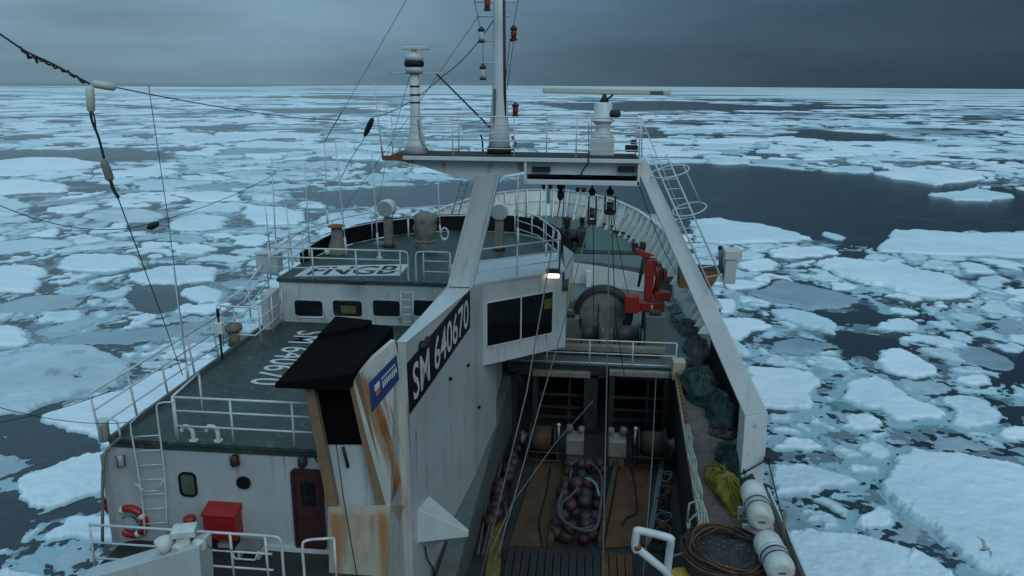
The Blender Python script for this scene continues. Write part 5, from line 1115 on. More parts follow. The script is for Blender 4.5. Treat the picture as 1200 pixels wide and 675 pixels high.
# ---- whip antennas on the port side of the bridge
def whip(label, x0, y0, x1, y1, Yb, r=.022, base=None):
    b = pY(x0, y0, Yb); t_ = pY(x1, y1, Yb)
    t = thing('whip_antenna', label, 'antenna', b, 'whip antennas on the bridge')
    MB().tube([b, b.lerp(t_, .5), t_], [r*1.1, r*.95, r*.75], 6).build('whip', 'railwhite', t)
    MB().tube([b-zv*.02, b.lerp(t_, .16)], r*1.7, 7).build('base', base or 'railwhite', t); return t
whip('tall whip antenna left of the conical vent', 384, 262, 380, 158, 27)
whip('whip antenna right of the conical vent', 406, 298, 393, 167, 25.4)
whip('whip antenna beside the port searchlight', 443, 290, 436, 180, 26.5)
whip('tall pale whip rising to the horizon left of the gantry', 449, 187, 438, 97, 24, .02, 'greywire')
whip('whip antenna with a dark sleeve on the port wing', 316, 292, 310, 232, 26.5, .02, 'rubber')
whip('whip antenna at the port corner of the bridge', 343, 310, 335, 240, 25.5)
whip('thin whip antenna farthest left on the port wing rail', 324, 300, 318, 184, 26)
whip('thin whip antenna on the port bridge rail, third from left', 363, 302, 357, 190, 26)
whip('slim pole standing on the boat deck edge at the port side', 221, 447, 203, 312, 18.2, .022)
whip('thin white pole left of the covered instrument', 516, 275, 513, 203, 30)
whip('white pole right of the port gantry leg, near the starboard searchlight', 607, 284, 607, 180, 25.5, .024)
whip('slim white pole at the starboard front corner of the bridge rail', 640, 300, 640, 212, 24.8, .02)

# ================================================================== ON THE BRIDGE DECK
b = pZ(396, 297, zB); t = thing('cowl_vent', 'white conical vent with a rusty brown cap on the bridge deck', 'vent', b)
hh = pY(396, 262, b.y).z-zB
MB().lathe(b, [(.42, 0), (.40, .05), (.22, hh*.55), (.20, hh*.9)], n=12).build('cone', 'tarp', t); MB().lathe(b+zv*hh*.9, [(.34, 0), (.30, .05), (.05, .1)], n=12).build('cap', 'rust', t)
MB().ball(b+V(-.3, -.35, .12), .13).build('lamp_globe', 'insulator', t)
def searchlight(px_, yb, yt, lab, aim):
    b = pZ(px_, yb, zB); t = thing('searchlight', lab, 'searchlight', b); top = pY(px_, yt, b.y).z; c = V(b.x, b.y, top-.3)
    MB().lathe(b, [(.24, 0), (.24, .1), (.2, .12)], n=12).build('foot', 'darksteel', t)
    MB().box((b.x, b.y, zB+.1+(c.z-zB-.5)/2), (.32, .3, c.z-zB-.5)).build('stand', 'tarp', t, .03)
    for s_ in (-1, 1): MB().tube([V(b.x+s_*.08, b.y, c.z-.45), V(b.x+s_*.36, b.y, c.z-.1), V(b.x+s_*.36, b.y, c.z+.05)], .025, 6).build('yoke_arm', 'railwhite', t)
    a = Vector(aim).normalized(); h_ = MB().lathe(c-a*.3, [(.18, 0), (.28, .06), (.33, .3), (.34, .56), (.30, .58)], a, 16).build('lamp_housing', 'white', t)
    MB().lathe(c+a*.25, [(.29, 0), (.29, .04)], a, 16).build('lens', 'lens', h_); return t
searchlight(456, 289, 234, 'white drum searchlight on a stand at the front of the bridge deck', (-.15, -1, -.08))
searchlight(585, 293, 237, 'white drum searchlight just right of the port gantry leg', (.1, -1, -.1))
# tarpaulin-covered instrument
b = pZ(499, 294, zB); bm = MB(); rs_ = np.random.RandomState(4); prof = [(.34, 0), (.36, .25), (.30, .42), (.40, .62), (.46, .9), (.40, 1.12), (.44, 1.22), (.36, 1.42), (.14, 1.52)]
kk = (pY(499, 248, b.y).z-zB)/1.52; vs = []; n_ = 18
for i, (r, z) in enumerate(prof):
    for k in range(n_): rr = r*(1+.16*sin(k*1.9+i)+.10*rs_.randn()*.5); vs.append(b+V(rr*cos(2*pi*k/n_), rr*sin(2*pi*k/n_)*.8, z*kk))
bm.add(vs, [(i*n_+k, i*n_+(k+1) % n_, (i+1)*n_+(k+1) % n_, (i+1)*n_+k) for i in range(len(prof)-1) for k in range(n_)], True); bm.f.append(tuple(len(bm.v)-n_+k for k in range(n_))); bm.sm.append(True)
t = thing('covered_instrument', 'instrument lashed under a wrinkled olive canvas cover on the bridge deck', 'canvas cover', b)
bm.build('canvas', 'tarp', t); MB().tube([b+V(.40*kk*cos(a), .34*kk*sin(a), .42*kk) for a in [2*pi*i/16 for i in range(16)]], .02, 5, closed=True).build('lashing', 'rope', t)
b = pZ(445, 303, zB); t = thing('vent_post', 'short white post with a flat grey cap on the bridge deck', 'vent', b); MB().lathe(b, [(.12, 0), (.12, .06), (.05, .08), (.05, .5)], n=10).build('post', 'railwhite', t); MB().lathe(b+zv*.5, [(.22, 0), (.24, .04), (.2, .12)], n=12).build('cap', 'greengrey', t)
b = pZ(479, 283, zB); t = thing('compass_post', 'thin white post with a round white knob on the bridge deck', 'post', b); MB().tube([b, b+zv*1.0], .035, 7).build('post', 'railwhite', t); MB().ball(b+zv*1.08, .12).build('knob', 'insulator', t)
b = pZ(521, 281, zB); t = thing('hose_reel', 'small white hoop standing by the black bridge bulwark', 'reel', b); MB().tube([b+V(.16*cos(a), 0, .26+.24*sin(a)) for a in [2*pi*i/14 for i in range(14)]], .035, 6, closed=True).build('hoop', 'railwhite', t); MB().box(b+V(0, 0, .03), (.2, .2, .06)).build('foot', 'railwhite', t)
o = MB().box(pZ(417, 333, zB)+V(0, 0, .05), (.62, .18, .1)).build('deck_fitting', 'rubber', None, .02); tag(o, 'black deck fitting at the edge of the bridge deck above the windows', 'fitting')

# railings of the bridge deck and boat deck
yB = BYa-.02
def bb(x): return V(pY(x, 336, yB).x, yB, zB)
railing('aft railing of the bridge deck in front of the painted call sign', [bb(318), bb(470)], h=1.02, step=1.35, ends=(0, .25), r=.028)
railing('short aft railing of the bridge deck between ladder and gantry leg', [bb(497), bb(528)], h=1.02, ends=(.25, 0), r=.028)
railing('port side railing of the bridge deck inside the black bulwark', [bb(318), V(-10.0, 26.2, zB), V(-9.6, 28.5, zB), V(-8.4, 30.8, zB), V(-6.6, 32.3, zB), V(-5.0, 32.8, zB)], h=1.15, bars=(.62, 1.), step=2.2, smooth=True, r=.026)
stc = V(R1_.x-.05, R1_.y+.1, zB)
railing('railing on the winch cabin roof above its windows', [V(pY(553, 330, 21.8).x, 21.75, tz+.07), R1_+V(-.1, .08, .07)], h=.95, bars=(.3, .62, 1.), posts=(0, .5, 1.), r=.026)
railing('starboard railing running forward from the winch cabin roof', [R1_+V(-.1, .08, .07), V(-1.0, 27.5, zB), V(-1.9, 30.5, zB), V(-3.0, 32.2, zB)], h=1.1, bars=(.3, .62, 1.), step=1.6, r=.026)
# ladder between boat deck and bridge deck
t = thing('bridge_ladder', 'short white ladder between the windows up to the bridge deck', 'ladder', pY(478, 380, 23.4))
for x in (470, 484): MB().tube([pY(x, 341, 23.55), pY(x, 379, 23.45)], .028, 6).build('stile', 'railwhite', t)
for k in range(5): MB().tube([pY(470, 343+8.6*k, 23.5), pY(484, 343+8.6*k, 23.5)], .02, 6).build('rung', 'railwhite', t)
o = MB().tube([pY(351, 372, 23.4), pY(380, 372, 23.4), pY(382, 366, 23.4), pY(382, 377, 23.4)], .035, 6).build('grab_rail', 'railwhite', None); tag(o, 'white grab rail under the leftmost bridge window', 'rail')

xr = -5.3
railing('aft railing across the boat deck beside the funnel', [V(pZ(204, 522, zA).x, AY+.08, zA), V(xr, AY+.08, zA)], h=1.06, posts=(0, .36, .75, 1), r=.028)
railing('long outboard railing on the port side of the boat deck', [V(XP-.02, AY-.25, zA+.05), V(XP-.02, 21.4, zA)], h=1.15, bars=(.32, .66, 1), step=1.45, r=.028, lean=(-.12, 0, 0))
i0 = pZ(205, 519, zA); railing('short inner railing guarding the ladder head on the boat deck', [V(i0.x, AY+.1, zA), pZ(238, 486, zA)], h=1.06, bars=(1.,), posts=(0, 1), r=.028)
w0, w1, w2, w3 = pZ(262, 405, zA), pZ(300, 407, zA), pZ(318, 392, zA), pZ(332, 379, zA)
railing('stair-head railing at the forward port end of the boat deck', [w0, w1, w2, w3], h=1.25, bars=(.3, .62, 1), posts=(0, .42, .72, 1), r=.03)
railing('outer railing of the port bridge wing', [pZ(258, 400, zA), V(XP-.35, 22.6, zA+.2), V(XP-.3, 25.0, zA+1.0), V(XP+.1, 27.5, zA+1.4)], h=1.15, bars=(.35, .68, 1), step=1.4, r=.026)
o = MB(); p = pZ(297, 382, zA); o.box(V(-10.15, 23.2, zA+.6), (.28, .9, 1.2)); o = o.build('wing_locker', 'wall', None, .02); tag(o, 'narrow white locker at the port corner of the bridge', 'locker')
t = thing('vent_mushroom', 'stubby cream mushroom vent in the forward port corner of the boat deck', 'vent', pZ(275, 405, zA)); b = pZ(275, 405, zA); MB().lathe(b, [(.17, 0), (.17, .5)], n=12).build('pipe', 'tarp', t); MB().lathe(b+zv*.5, [(.26, 0), (.28, .08), (.2, .2), (.05, .25)], n=12).build('cap', 'tarp', t)
t = thing('wing_light_box', 'white box lamp on the port bridge wing rail', 'lamp', V(-10.6, 24.2, zB)); b = V(-10.6, 24.4, zB); MB().box(b+V(0, 0, .35), (.75, .5, .6)).build('housing', 'wall', t, .03); MB().box(b+V(0, 0, .7), (.8, .55, .06)).build('lid', 'white', t)
# signal lamp on the port rail
b = V(XP+.1, pZ(235, 420, zA).y, zA); t = thing('rail_lamp', 'yellowish square lamp on a black post at the port rail', 'lamp', b)
MB().tube([b, b+zv*1.35], .03, 6).build('post', 'rubber', t); MB().box(b+zv*.95, (.24, .18, .34)).build('housing', 'cream', t, .02); MB().lathe(b+zv*1.3, [(.05, 0), (.05, .22)], n=8).build('top', 'rubber', t)
# boat deck hoop vents
for x, lab in ((227, 'left'), (256, 'right')):
    b = pZ(x, 517, zA); t = thing('gooseneck_vent', 'white gooseneck pipe behind the boat deck railing, %s of the pair' % lab, 'vent', b)
    MB().tube(arc_pts([b, b+zv*.22, b+V(-.07, 0, .33), b+V(-.2, 0, .34), b+V(-.26, 0, .22)], 4), .05, 8).build('pipe', 'railwhite', t); MB().lathe(b, [(.1, 0), (.1, .03)], n=8).build('flange', 'railwhite', t)
# port corner ladder with curved stiles
t = thing('corner_ladder', 'white vertical ladder up the port corner of the deckhouse', 'ladder', wallp(165, 625, .15))
lz = lambda x, y: pY(x, y, AY-.16)
for pts in ([(171, 478), (157, 492), (153, 500), (158, 530), (166, 580), (170, 628)], [(204, 471), (186, 473), (184, 484), (190, 530), (194, 572), (196, 628)]): MB().tube(arc_pts([lz(*p) for p in pts], 3), .020, 6).build('stile', 'railwhite', t)
for k in range(7): MB().tube([lz(157+2.0*k, 512+17*k), lz(187+1.4*k, 510+17*k)], .013, 6).build('rung', 'railwhite', t)
for a, b in (((158, 566), (170, 576)), ((194, 560), (182, 576)), ((170, 576), (186, 575))): MB().tube([lz(*a), lz(*b)], .016, 5).build('brace', 'railwhite', t)
t = thing('corner_bollard', 'white mooring post with hoop at the aft port corner of the boat deck', 'bollard', pZ(122, 516, zA)); b = pZ(123, 516, zA)
MB().lathe(b, [(.12, 0), (.12, .42), (.14, .44), (.14, .5)], n=12).build('post', 'railwhite', t); MB().tube(arc_pts([b+V(.1, 0, .45), b+V(.2, 0, .52), b+V(.34, 0, .45), b+V(.38, 0, .1)], 4), .025, 6).build('hoop', 'railwhite', t)

# ================================================================== ON THE DECKHOUSE WALL
def wlamp(x, y, lab, lensm):
    c = wallp(x, y); t = thing('wall_lamp', lab, 'lamp', c); MB().box(c+V(0, -.04, .05), (.12, .08, .12)).build('bracket', 'greengrey', t)
    MB().lathe(c+V(0, -.13, -.12), [(.06, 0), (.09, .03), (.09, .2), (.05, .26)], n=12).build('globe', lensm, t)
    for a in range(4): MB().tube([c+V(.1*cos(a*pi/2), -.13+.1*sin(a*pi/2), -.12), c+V(.1*cos(a*pi/2), -.13+.1*sin(a*pi/2), .12)], .01, 5).build('guard', 'wire', t)
wlamp(145, 537, 'caged wall lamp at the port end of the deckhouse wall', 'lens'); wlamp(278, 537, 'caged wall lamp with a reddish globe above the porthole', 'bobbinred')
c = wallp(357, 539); t = thing('wall_lamp', 'tangled wall lamp and cable above the maroon door', 'lamp', c); MB().lathe(c+V(0, -.14, -.1), [(.06, 0), (.1, .04), (.1, .2), (.04, .26)], n=10).build('globe', 'darksteel', t)
MB().box(c+V(0, -.04, 0), (.14, .08, .14)).build('bracket', 'greengrey', t); MB().tube(arc_pts([c+V(.05, -.05, .1), c+V(.22, -.05, .16), c+V(.3, -.05, 0), c+V(.42, -.05, .12), c+V(.4, -.05, -.05)], 5), .015, 5).build('cable', 'wire', t)
# lifebuoy
c = wallp(153, 611, .09); t = thing('lifebuoy', 'red lifebuoy with white bands on the deckhouse wall', 'lifebuoy', c-zv*.4); R_, r_ = .335, .085
for k in range(4):
    a0 = k*pi/2+.5
    MB().tube([c+V(R_*cos(a), 0, R_*sin(a)) for a in [a0+.14+(pi/2-.28)*i/10 for i in range(11)]], r_, 10).build('ring_section', 'red', t)
    MB().tube([c+V(R_*cos(a), 0, R_*sin(a)) for a in [a0-.14+.28*i/4 for i in range(5)]], r_*1.04, 10).build('band', 'sign_white', t)
MB().tube(arc_pts([c+V(R_*.6*cos(a), -.02, R_*.55*sin(a)) for a in np.linspace(0, 7.5, 14)], 3), .03, 5).build('coiled_line', 'bluerope', t)
c = wallp(128, 600, .1); t = thing('fire_nozzle', 'red fire hose nozzle on the wall left of the lifebuoy', 'fire hose', c); MB().tube(arc_pts([c+V(-.08, 0, .22), c+V(-.02, 0, .05), c+V(.08, 0, -.05), c+V(.22, 0, -.1)], 4), .06, 8).build('hose', 'red', t); MB().lathe(c+V(-.08, 0, .2), [(.06, 0), (.05, .12), (.08, .14)], n=8).build('valve', 'red', t)
# red cabinet
a = wallp(246, 589); b2 = wallp(286, 623); t = thing('red_cabinet', 'bright red sloping-lid cabinet against the deckhouse wall', 'cabinet', V((a.x+b2.x)/2, AY-.2, b2.z)); w_ = b2.x-a.x; hgt_ = a.z-b2.z
MB().box((a.x+w_/2, AY-.2, b2.z+hgt_/2-.05), (w_, .36, hgt_-.1)).build('body', 'red', t, .015)
MB().hexa([V(a.x-.02, AY-.42, a.z-.095), V(b2.x+.02, AY-.42, a.z-.095), V(b2.x+.02, AY-.01, a.z-.095), V(a.x-.02, AY-.01, a.z-.095)], [V(a.x-.02, AY-.42, a.z-.05), V(b2.x+.02, AY-.42, a.z-.05), V(b2.x+.02, AY-.01, a.z+.06), V(a.x-.02, AY-.01, a.z+.06)]).build('lid', 'red', t, .01)
MB().plate(rounded(V(a.x+w_/2, AY-.385, b2.z+hgt_*.44), xv, zv, w_*.82, hgt_*.7, .03), (0, -.012, 0)).build('door_panel', 'red', t)
for s_ in (-1, 1): MB().box((a.x+w_/2+s_*w_*.35, AY-.2, (b2.z+zM)/2), (.06, .3, b2.z-zM)).build('leg', 'darksteel', t)
b = V(wallp(233, 612).x, AY-.35, zM); t = thing('hydrant_post', 'cream post with a red handwheel left of the red cabinet', 'hydrant', b); hz_ = wallp(233, 600).z; MB().lathe(b, [(.08, 0), (.08, hz_-zM)], n=10).build('post', 'tarp', t); MB().lathe(V(b.x, b.y, hz_), [(.13, 0), (.14, .03), (.13, .08), (.04, .1)], n=12).build('handwheel', 'red', t)
b = V(wallp(300, 628).x, AY-.4, wallp(300, 632).z); t = thing('wall_bench', 'small cream bench seat at the foot of the deckhouse wall', 'bench', b); MB().box(b+V(0, .1, .05), (.55, .4, .06)).build('seat', 'tarp', t, .01); MB().tube([b+V(-.3, -.15, -.02), b+V(-.25, -.16, -.14), b+V(.2, -.16, -.14), b+V(.3, -.15, .08)], .025, 6).build('frame', 'railwhite', t)
for s_ in (-.22, .22): MB().box((b.x+s_, b.y+.1, (b.z+.02+zM)/2), (.05, .3, b.z+.02-zM)).build('leg', 'railwhite', t)
# pipe down the corner and conduits
o = MB().tube(arc_pts([pY(142, 512, AY-.2), pY(128, 525, AY-.3), pY(121, 545, AY-.5), pY(120, 640, AY-.5)], 5), .035, 7).build('corner_pipe', 'tarp', None); tag(o, 'cream pipe curving down the port corner of the deckhouse', 'pipe')
for k, x in enumerate((218, 212)):
    pass
# rail of the main deck in front, foreground box with floodlights
ry = 13.55
railing('main deck railing in the lower left foreground', [V(pY(108, 640, ry).x, ry, zM), V(pY(318, 640, ry).x, ry, zM)], h=1.12, bars=(.28, .62, 1), posts=(.0, .52, .78, .97), ends=(0, .22), r=.03)
railing('curved rail end at the foot of the funnel', [V(pY(366, 640, ry).x, ry, zM), V(pY(390, 640, ry).x, ry+.1, zM)], h=1.1, bars=(1,), posts=(1,), ends=(.2, 0), r=.03)
fa, fb, fc, fd = pY(95, 682, 12.0), pY(188, 646, 12.0), pY(233, 644, 12.0), pY(238, 690, 12.0)
q_ = [V(fa.x-.6, 12, zM), V(fd.x, 12, zM), V(fd.x, 12.6, zM), V(fa.x-.6, 12.6, zM)]
MB_ = MB().hexa([pY(60, 700, 12.), pY(238, 715, 12.), pY(238, 715, 12.)+yv*.5, pY(60, 700, 12.)+yv*.5], [pY(90, 682, 12.), pY(233, 640, 12.), pY(233, 640, 12.)+yv*.5, pY(90, 682, 12.)+yv*.5])
o = MB_.build('sloping_screen', 'wall', None, .02); tag(o, 'white steel screen with sloping top at the bottom left corner', 'screen')
t = thing('floodlight_cluster', 'cluster of white floodlights on top of the sloping screen', 'floodlight', pY(212, 645, 12.2))
for (x, y, r, ax_) in ((193, 637, .17, (-.6, -.6, -.3)), (212, 640, .12, (-.2, -1, -.2)), (233, 637, .10, (.7, -.5, 0))):
    c = pY(x, y, 12.2); a_ = Vector(ax_).normalized(); h_ = MB().lathe(c-a_*.16, [(r*.55, 0), (r*.8, .06), (r, .16), (r, .28), (r*.85, .30)], a_, 14).build('lamp_head', 'raft', t)
    MB().lathe(c+a_*.125, [(r*.8, 0), (r*.8, .025)], a_, 14).build('lens', 'insulator', h_)
MB().box(pY(216, 622, 12.3), (.44, .34, .16), rz=.3).build('junction_box', 'raft', t, .03); MB().box(pY(218, 632, 12.3), (.26, .24, .3)).build('bracket', 'white', t)
MB().tube([pY(200, 632, 12.25), pY(226, 632, 12.25)], .03, 6).build('arm', 'darksteel', t)
MB().tube(arc_pts([pY(236, 634, 12.2), pY(250, 643, 12.2), pY(275, 645, 12.5)], 4), .012, 5).build('cable', 'wire', t)
# chain and wires on funnel mouth
o = MB().tube([pY(402, 524, 14.2), pY(405, 535, 14.2), pY(408, 548, 14.2)], .035, 6).build('damper_handle', 'rubber', None); tag(o, 'black damper handle hanging under the funnel mouth', 'handle')
wire('dark cable hanging down the aft face of the funnel trunk', [pY(394, 521, 14.1), pY(402, 580, 14.0), pY(414, 650, 13.9), pY(421, 690, 13.9)], .012)
o = MB().tube(arc_pts([wpt(498, 640, .05), wpt(501, 655, .08), wpt(508, 668, .08), wpt(512, 690, .08)], 4), .02, 6).build('wall_cable', 'wire', None); tag(o, 'loose black cable below the white wing bracket', 'cable')
# bundle on top of the number board
c = wpt(493, 404, -.1); o = MB(); rs_ = np.random.RandomState(9)
for k in range(5): o.ball(c+V(rs_.uniform(-.2, .1), rs_.uniform(-.3, .3), rs_.uniform(0, .12)), rs_.uniform(.1, .17), 8, (1.3, 1.2, .8))
o = o.build('canvas_bundle', 'rubber', None); tag(o, 'dark canvas bundle lying on the casing above the number board', 'bundle')
# cabin floodlight, lit
c = cabp(648, 322, .16); t = thing('cabin_floodlight', 'lit warm floodlight at the top corner of the winch cabin', 'floodlight', c); MB().box(c+V(0, .04, .10), (.42, .2, .16)).build('housing', 'rubber', t, .02); MB().box(c+V(0, -.02, -.02), (.40, .16, .14)).build('lamp_glass', 'lamp', t, .03)
MB().tube([c+V(0, .1, .1), c-cn*.15+V(0, 0, .1)], .03, 6).build('arm', 'rubber', t)

# ================================================================== WINCH DECK
railing('grey railing across the edge of the winch deck above the two tunnels', [V(X0-.1, BY+.05, zW), V(X1, BY+.05, zW)], h=1.0, bars=(.12, .5, 1), step=1.5, r=.026)
o = MB().box((.35, 28.0, zW+.32), (5.6, .3, .22)).build('winch_bed', 'dullcream', None, .02); tag(o, 'long grey steel beam across the winch deck behind the railing', 'beam')
MB().box((.35, 28.0, zW+.1), (5.2, .12, .2)).build('winch_bed_web', 'darksteel', o).location = (0, 0, 0)
o2 = [c_ for c_ in o.children][0]; 
def drumset(cx, wid, yy, lab, rad=.34):
    b = V(cx, yy, zW); t = thing('winch', lab, 'winch', b)
    MB().lathe((cx-wid/2, yy, zW+.62), [(.1, 0), (rad*1.25, 0), (rad*1.25, .06), (rad, .07), (rad, wid-.07), (rad*1.25, wid-.06), (rad*1.25, wid), (.1, wid)], (1, 0, 0), 20).build('drum', 'darksteel', t)
    for s_ in (-1, 1): MB().box((cx+s_*(wid/2+.1), yy, zW+.4), (.12, .6, .8)).build('bearing_stand', 'greengrey', t, .03)
p1 = pZ(690, 388, zW); drumset(pY(692, 380, 28.9).x, .75, 28.9, 'dark cable winch left of centre on the winch deck'); drumset(pY(735, 380, 28.9).x, 1.0, 28.9, 'dark cable winch under the red crane on the winch deck')
for (x0, x1, y0, y1, lab) in ((655, 678, 372, 389, 'grey-green gearbox at the left end of the winch row'), (757, 778, 370, 390, 'grey-green gearbox at the right end of the winch row')):
    a = pY(x0, y0, 28.6); c2 = pY(x1, y1, 28.6); b = V((a.x+c2.x)/2, 28.8, zW); t = thing('gearbox', lab, 'gearbox', b); MB().box((b.x, 28.8, (a.z+zW)/2), (c2.x-a.x, .6, a.z-zW)).build('case', 'greengrey', t, .03); MB().box((b.x, 28.8, a.z+.08), ((c2.x-a.x)*.6, .4, .16)).build('valve_block', 'darksteel', t, .02)
    MB().tube([V(b.x-.15, 28.7, a.z+.15), V(b.x-.15, 28.6, a.z+.42)], .025, 6).build('lever', 'railwhite', t)
# arched net hood
c = pY(706, 388, 31.5); R_ = (pY(742, 388, 31.5).x-pY(672, 388, 31.5).x)/2; c.z = zW
t = thing('net_drum', 'big round net drum with dark flange and grey netting on the winch deck', 'net drum', V(c.x, 31.9, zW))
zc_ = pY(706, 334, 31.5).z-R_
MB().lathe((c.x, 31.5, zc_), [(R_*.3, -.05), (R_*.78, -.02), (R_*.80, .0), (R_*.80, 1.0)], (0, 1, 0), 30).build('netting', 'palenet', t)
fl_ = MB().lathe((c.x, 31.5, zc_), [(R_*.78, -.12), (R_*.98, -.12), (R_, -.05), (R_, .12), (R_*.8, .14)], (0, 1, 0), 36); fl_.f = fl_.f[:-2]; fl_.sm = fl_.sm[:-2]; fl_.build('flange', 'bobbinblack', t)
MB().box((c.x-.02, 31.35, zW+.55), (.34, .1, 1.2)).build('net_tail', 'palenet', t, .03)
for s_ in (-1, 1): MB().box((c.x+s_*R_*.75, 31.9, zW+.2), (.2, .9, .4)).build('cradle', 'darksteel', t)
# red knuckle crane
cb = pZ(758, 372, zW); cY = 31.0; cx = pY(760, 350, cY).x
t = thing('deck_crane', 'red folded knuckle-boom crane on the starboard winch deck', 'crane', V(cx, cY, zW))
fz = lambda y: pY(760, y, cY).z
MB().lathe((cx, cY, zW), [(.34, 0), (.30, .1), (.24, .4), (.24, fz(366)-zW)], n=14).build('pedestal', 'darksteel', t)
MB().box((cx, cY, fz(358)), (1.3, .55, .42)).build('slew_base', 'redcrane', t, .05)
a = pY(732, 345, cY-.3); c2 = pY(748, 366, cY-.3); MB().box(((a.x+c2.x)/2, cY-.3, (a.z+c2.z)/2), (c2.x-a.x, .5, a.z-c2.z)).build('oil_tank', 'redcrane', t, .05)
a = pY(767, 341, cY-.2); c2 = pY(785, 352, cY-.2); MB().box(((a.x+c2.x)/2, cY-.2, (a.z+c2.z)/2), (c2.x-a.x, .45, a.z-c2.z)).build('counter_box', 'redcrane', t, .04)
MB().box((cx-.02, cY, (fz(350)+fz(303))/2), (.36, .40, fz(303)-fz(350))).build('mast_column', 'redcrane', t, .03)
MB().hexa([pY(744, 296, cY-.2), pY(757, 303, cY-.2), pY(757, 303, cY+.2), pY(744, 296, cY+.2)], [pY(744, 290, cY-.2), pY(768, 299, cY-.2), pY(768, 299, cY+.2), pY(744, 290, cY+.2)]).build('boom_head', 'redcrane', t, .03)
MB().tube([pY(766, 303, cY), pY(772, 322, cY-.1), pY(768, 345, cY-.1)], .12, 8).build('folded_boom', 'redcrane', t)
MB().tube([pY(755, 302, cY-.25), pY(748, 336, cY-.3)], [.10, .05], 8).build('cylinder', 'rubber', t)
for (x, y) in ((744, 293), (753, 292)): p = pY(x, y, cY); MB().box(p+zv*.12, (.22, .26, .34)).build('hose_guide', 'rubber', t, .02)
for k in range(3): MB().tube(arc_pts([pY(766+k*3, 306, cY-.2), pY(778+k*2, 318+k*4, cY-.25), pY(774+k*3, 334, cY-.2)], 4), .025, 6).build('hose', 'rubber', t)
p = pY(776, 322, cY-.1); MB().box(p, (.3, .3, .5)).build('valve_bank', 'darksteel', t, .02); MB().box(p+V(.12, -.2, .0), (.12, .12, .42)).build('valve_grip', 'redcrane', t)
o = MB().box(pY(739, 312, 40), (.82, .5, .28)).build('white_chest', 'raft', None, .03); tag(o, 'small white chest on the forecastle left of the crane', 'chest')
MB().box(pY(739, 312, 40)+V(0, 0, .17), (.88, .56, .05)).build('chest_lid', 'raft', o).location = (0, 0, 0)
MB().box(pY(739, 312, 40)+V(0, 0, -.34), (.6, .4, .4)).build('chest_stand', 'rust', o).location = (0, 0, 0)
t = thing('yellow_ladder', 'yellow ladder right of the winch cabin', 'ladder', pY(664, 362, 27))
for dx in (0, 6): MB().tube([pY(668+dx*.6, 322, 27), pY(663+dx*.6, 362, 27)], .03, 6).build('stile', 'yellow', t)
for k in range(6): MB().tube([pY(667.5-k*.8, 326+6*k, 27), pY(671-k*.8, 326+6*k, 27)], .02, 5).build('rung', 'yellow', t)
b = pZ(672, 360, zW); t = thing('warping_head', 'small grey warping head beside the yellow ladder', 'winch', b); MB().lathe(b+zv*.3, [(.14, 0), (.2, .05), (.12, .2), (.12, .35), (.2, .5)], (1, 0, 0), 12).build('drum', 'tarp', t); MB().box(b+zv*.15, (.3, .4, .3)).build('foot', 'greengrey', t)
# forecastle gear
def fpos(x, y): return pZ(x, y, zF)
def bitts(x, y, lab):
    b = fpos(x, y); t = thing('mooring_bitt', lab, 'bitt', b); MB().lathe(b, [(.22, 0), (.2, .05), (.16, .08), (.16, .62), (.21, .64), (.21, .72)], n=12).build('post', 'rubber', t); MB().box(b+zv*.02, (.6, .5, .05)).build('base_plate', 'darksteel', t)
bitts(629, 266, 'black mooring bitt left of the anchor windlass'); bitts(682, 268, 'black mooring bitt in the middle of the forecastle')
b = fpos(661, 290); t = thing('anchor_windlass', 'dark anchor windlass with drums and brake on the forecastle', 'windlass', b)
MB().lathe(b+V(-.9, 0, .75), [(.1, 0), (.55, 0), (.55, .08), (.36, .1), (.36, .8), (.55, .82), (.55, .9), (.1, .92)], (1, 0, 0), 18).build('drum', 'darksteel', t); MB().lathe(b+V(.25, 0, .75), [(.1, 0), (.5, 0), (.5, .08), (.3, .1), (.3, .5), (.45, .52), (.45, .6)], (1, 0, 0), 18).build('gypsy', 'bobbinblack', t)
MB().box(b+V(.1, .3, .5), (2.2, .5, .9)).build('gear_case', 'darksteel', t, .04); MB().box(b+V(-.6, -.2, .2), (.2, 1.2, .4)).build('side_frame', 'darksteel', t); MB().box(b+V(.6, -.2, .2), (.2, 1.2, .4)).build('side_frame', 'darksteel', t)
MB().lathe(b+V(.1, .9, 0), [(.3, 0), (.24, .2), (.2, 1.4), (.26, 1.5), (.1, 1.6)], n=12).build('hawse_post', 'rubber', t)
for k, px_ in enumerate((637, 645, 677, 684)):
    i_ = min(range(len(rows_p+rows_s)), key=lambda i: abs(proj((rows_p+rows_s)[i][2])[0]-px_)+(0 if (rows_p+rows_s)[i][1].y > 45 else 999))
    p = (rows_p+rows_s)[i_][2]; px2 = pY(px_, 226, p.y); o = MB().lathe(V(px2.x, p.y, p.z+.05), [(.14, 0), (.14, .22), (.17, .24), (.17, .3)], n=10); o = o.build('bow_fairlead', 'rubber', None); tag(o, 'black roller fairlead on the bow rail, %s from the left' % ('first', 'second', 'third', 'fourth')[k], 'fairlead')
wire('yellowish rope hanging over the bow bulwark', [pY(681, 229, 51.6), pY(679, 238, 51.0), pY(674, 250, 49.8)], .05, 'rope', name='rope', cat='rope')
rp_ = [fpos(x, y) for x, y in ((706, 264), (716, 270), (722, 273), (730, 277), (738, 283), (746, 290), (752, 297))]
o = MB().tube(arc_pts([p+V(.2*sin(i*2.1), 0, .12+.1*(i % 2)) for i, p in enumerate(rp_)], 5), .07, 6).build('mooring_rope', 'rubber', None); tag(o, 'dark mooring rope along the foot of the starboard bow bulwark', 'rope')
rs_ = np.random.RandomState(2)
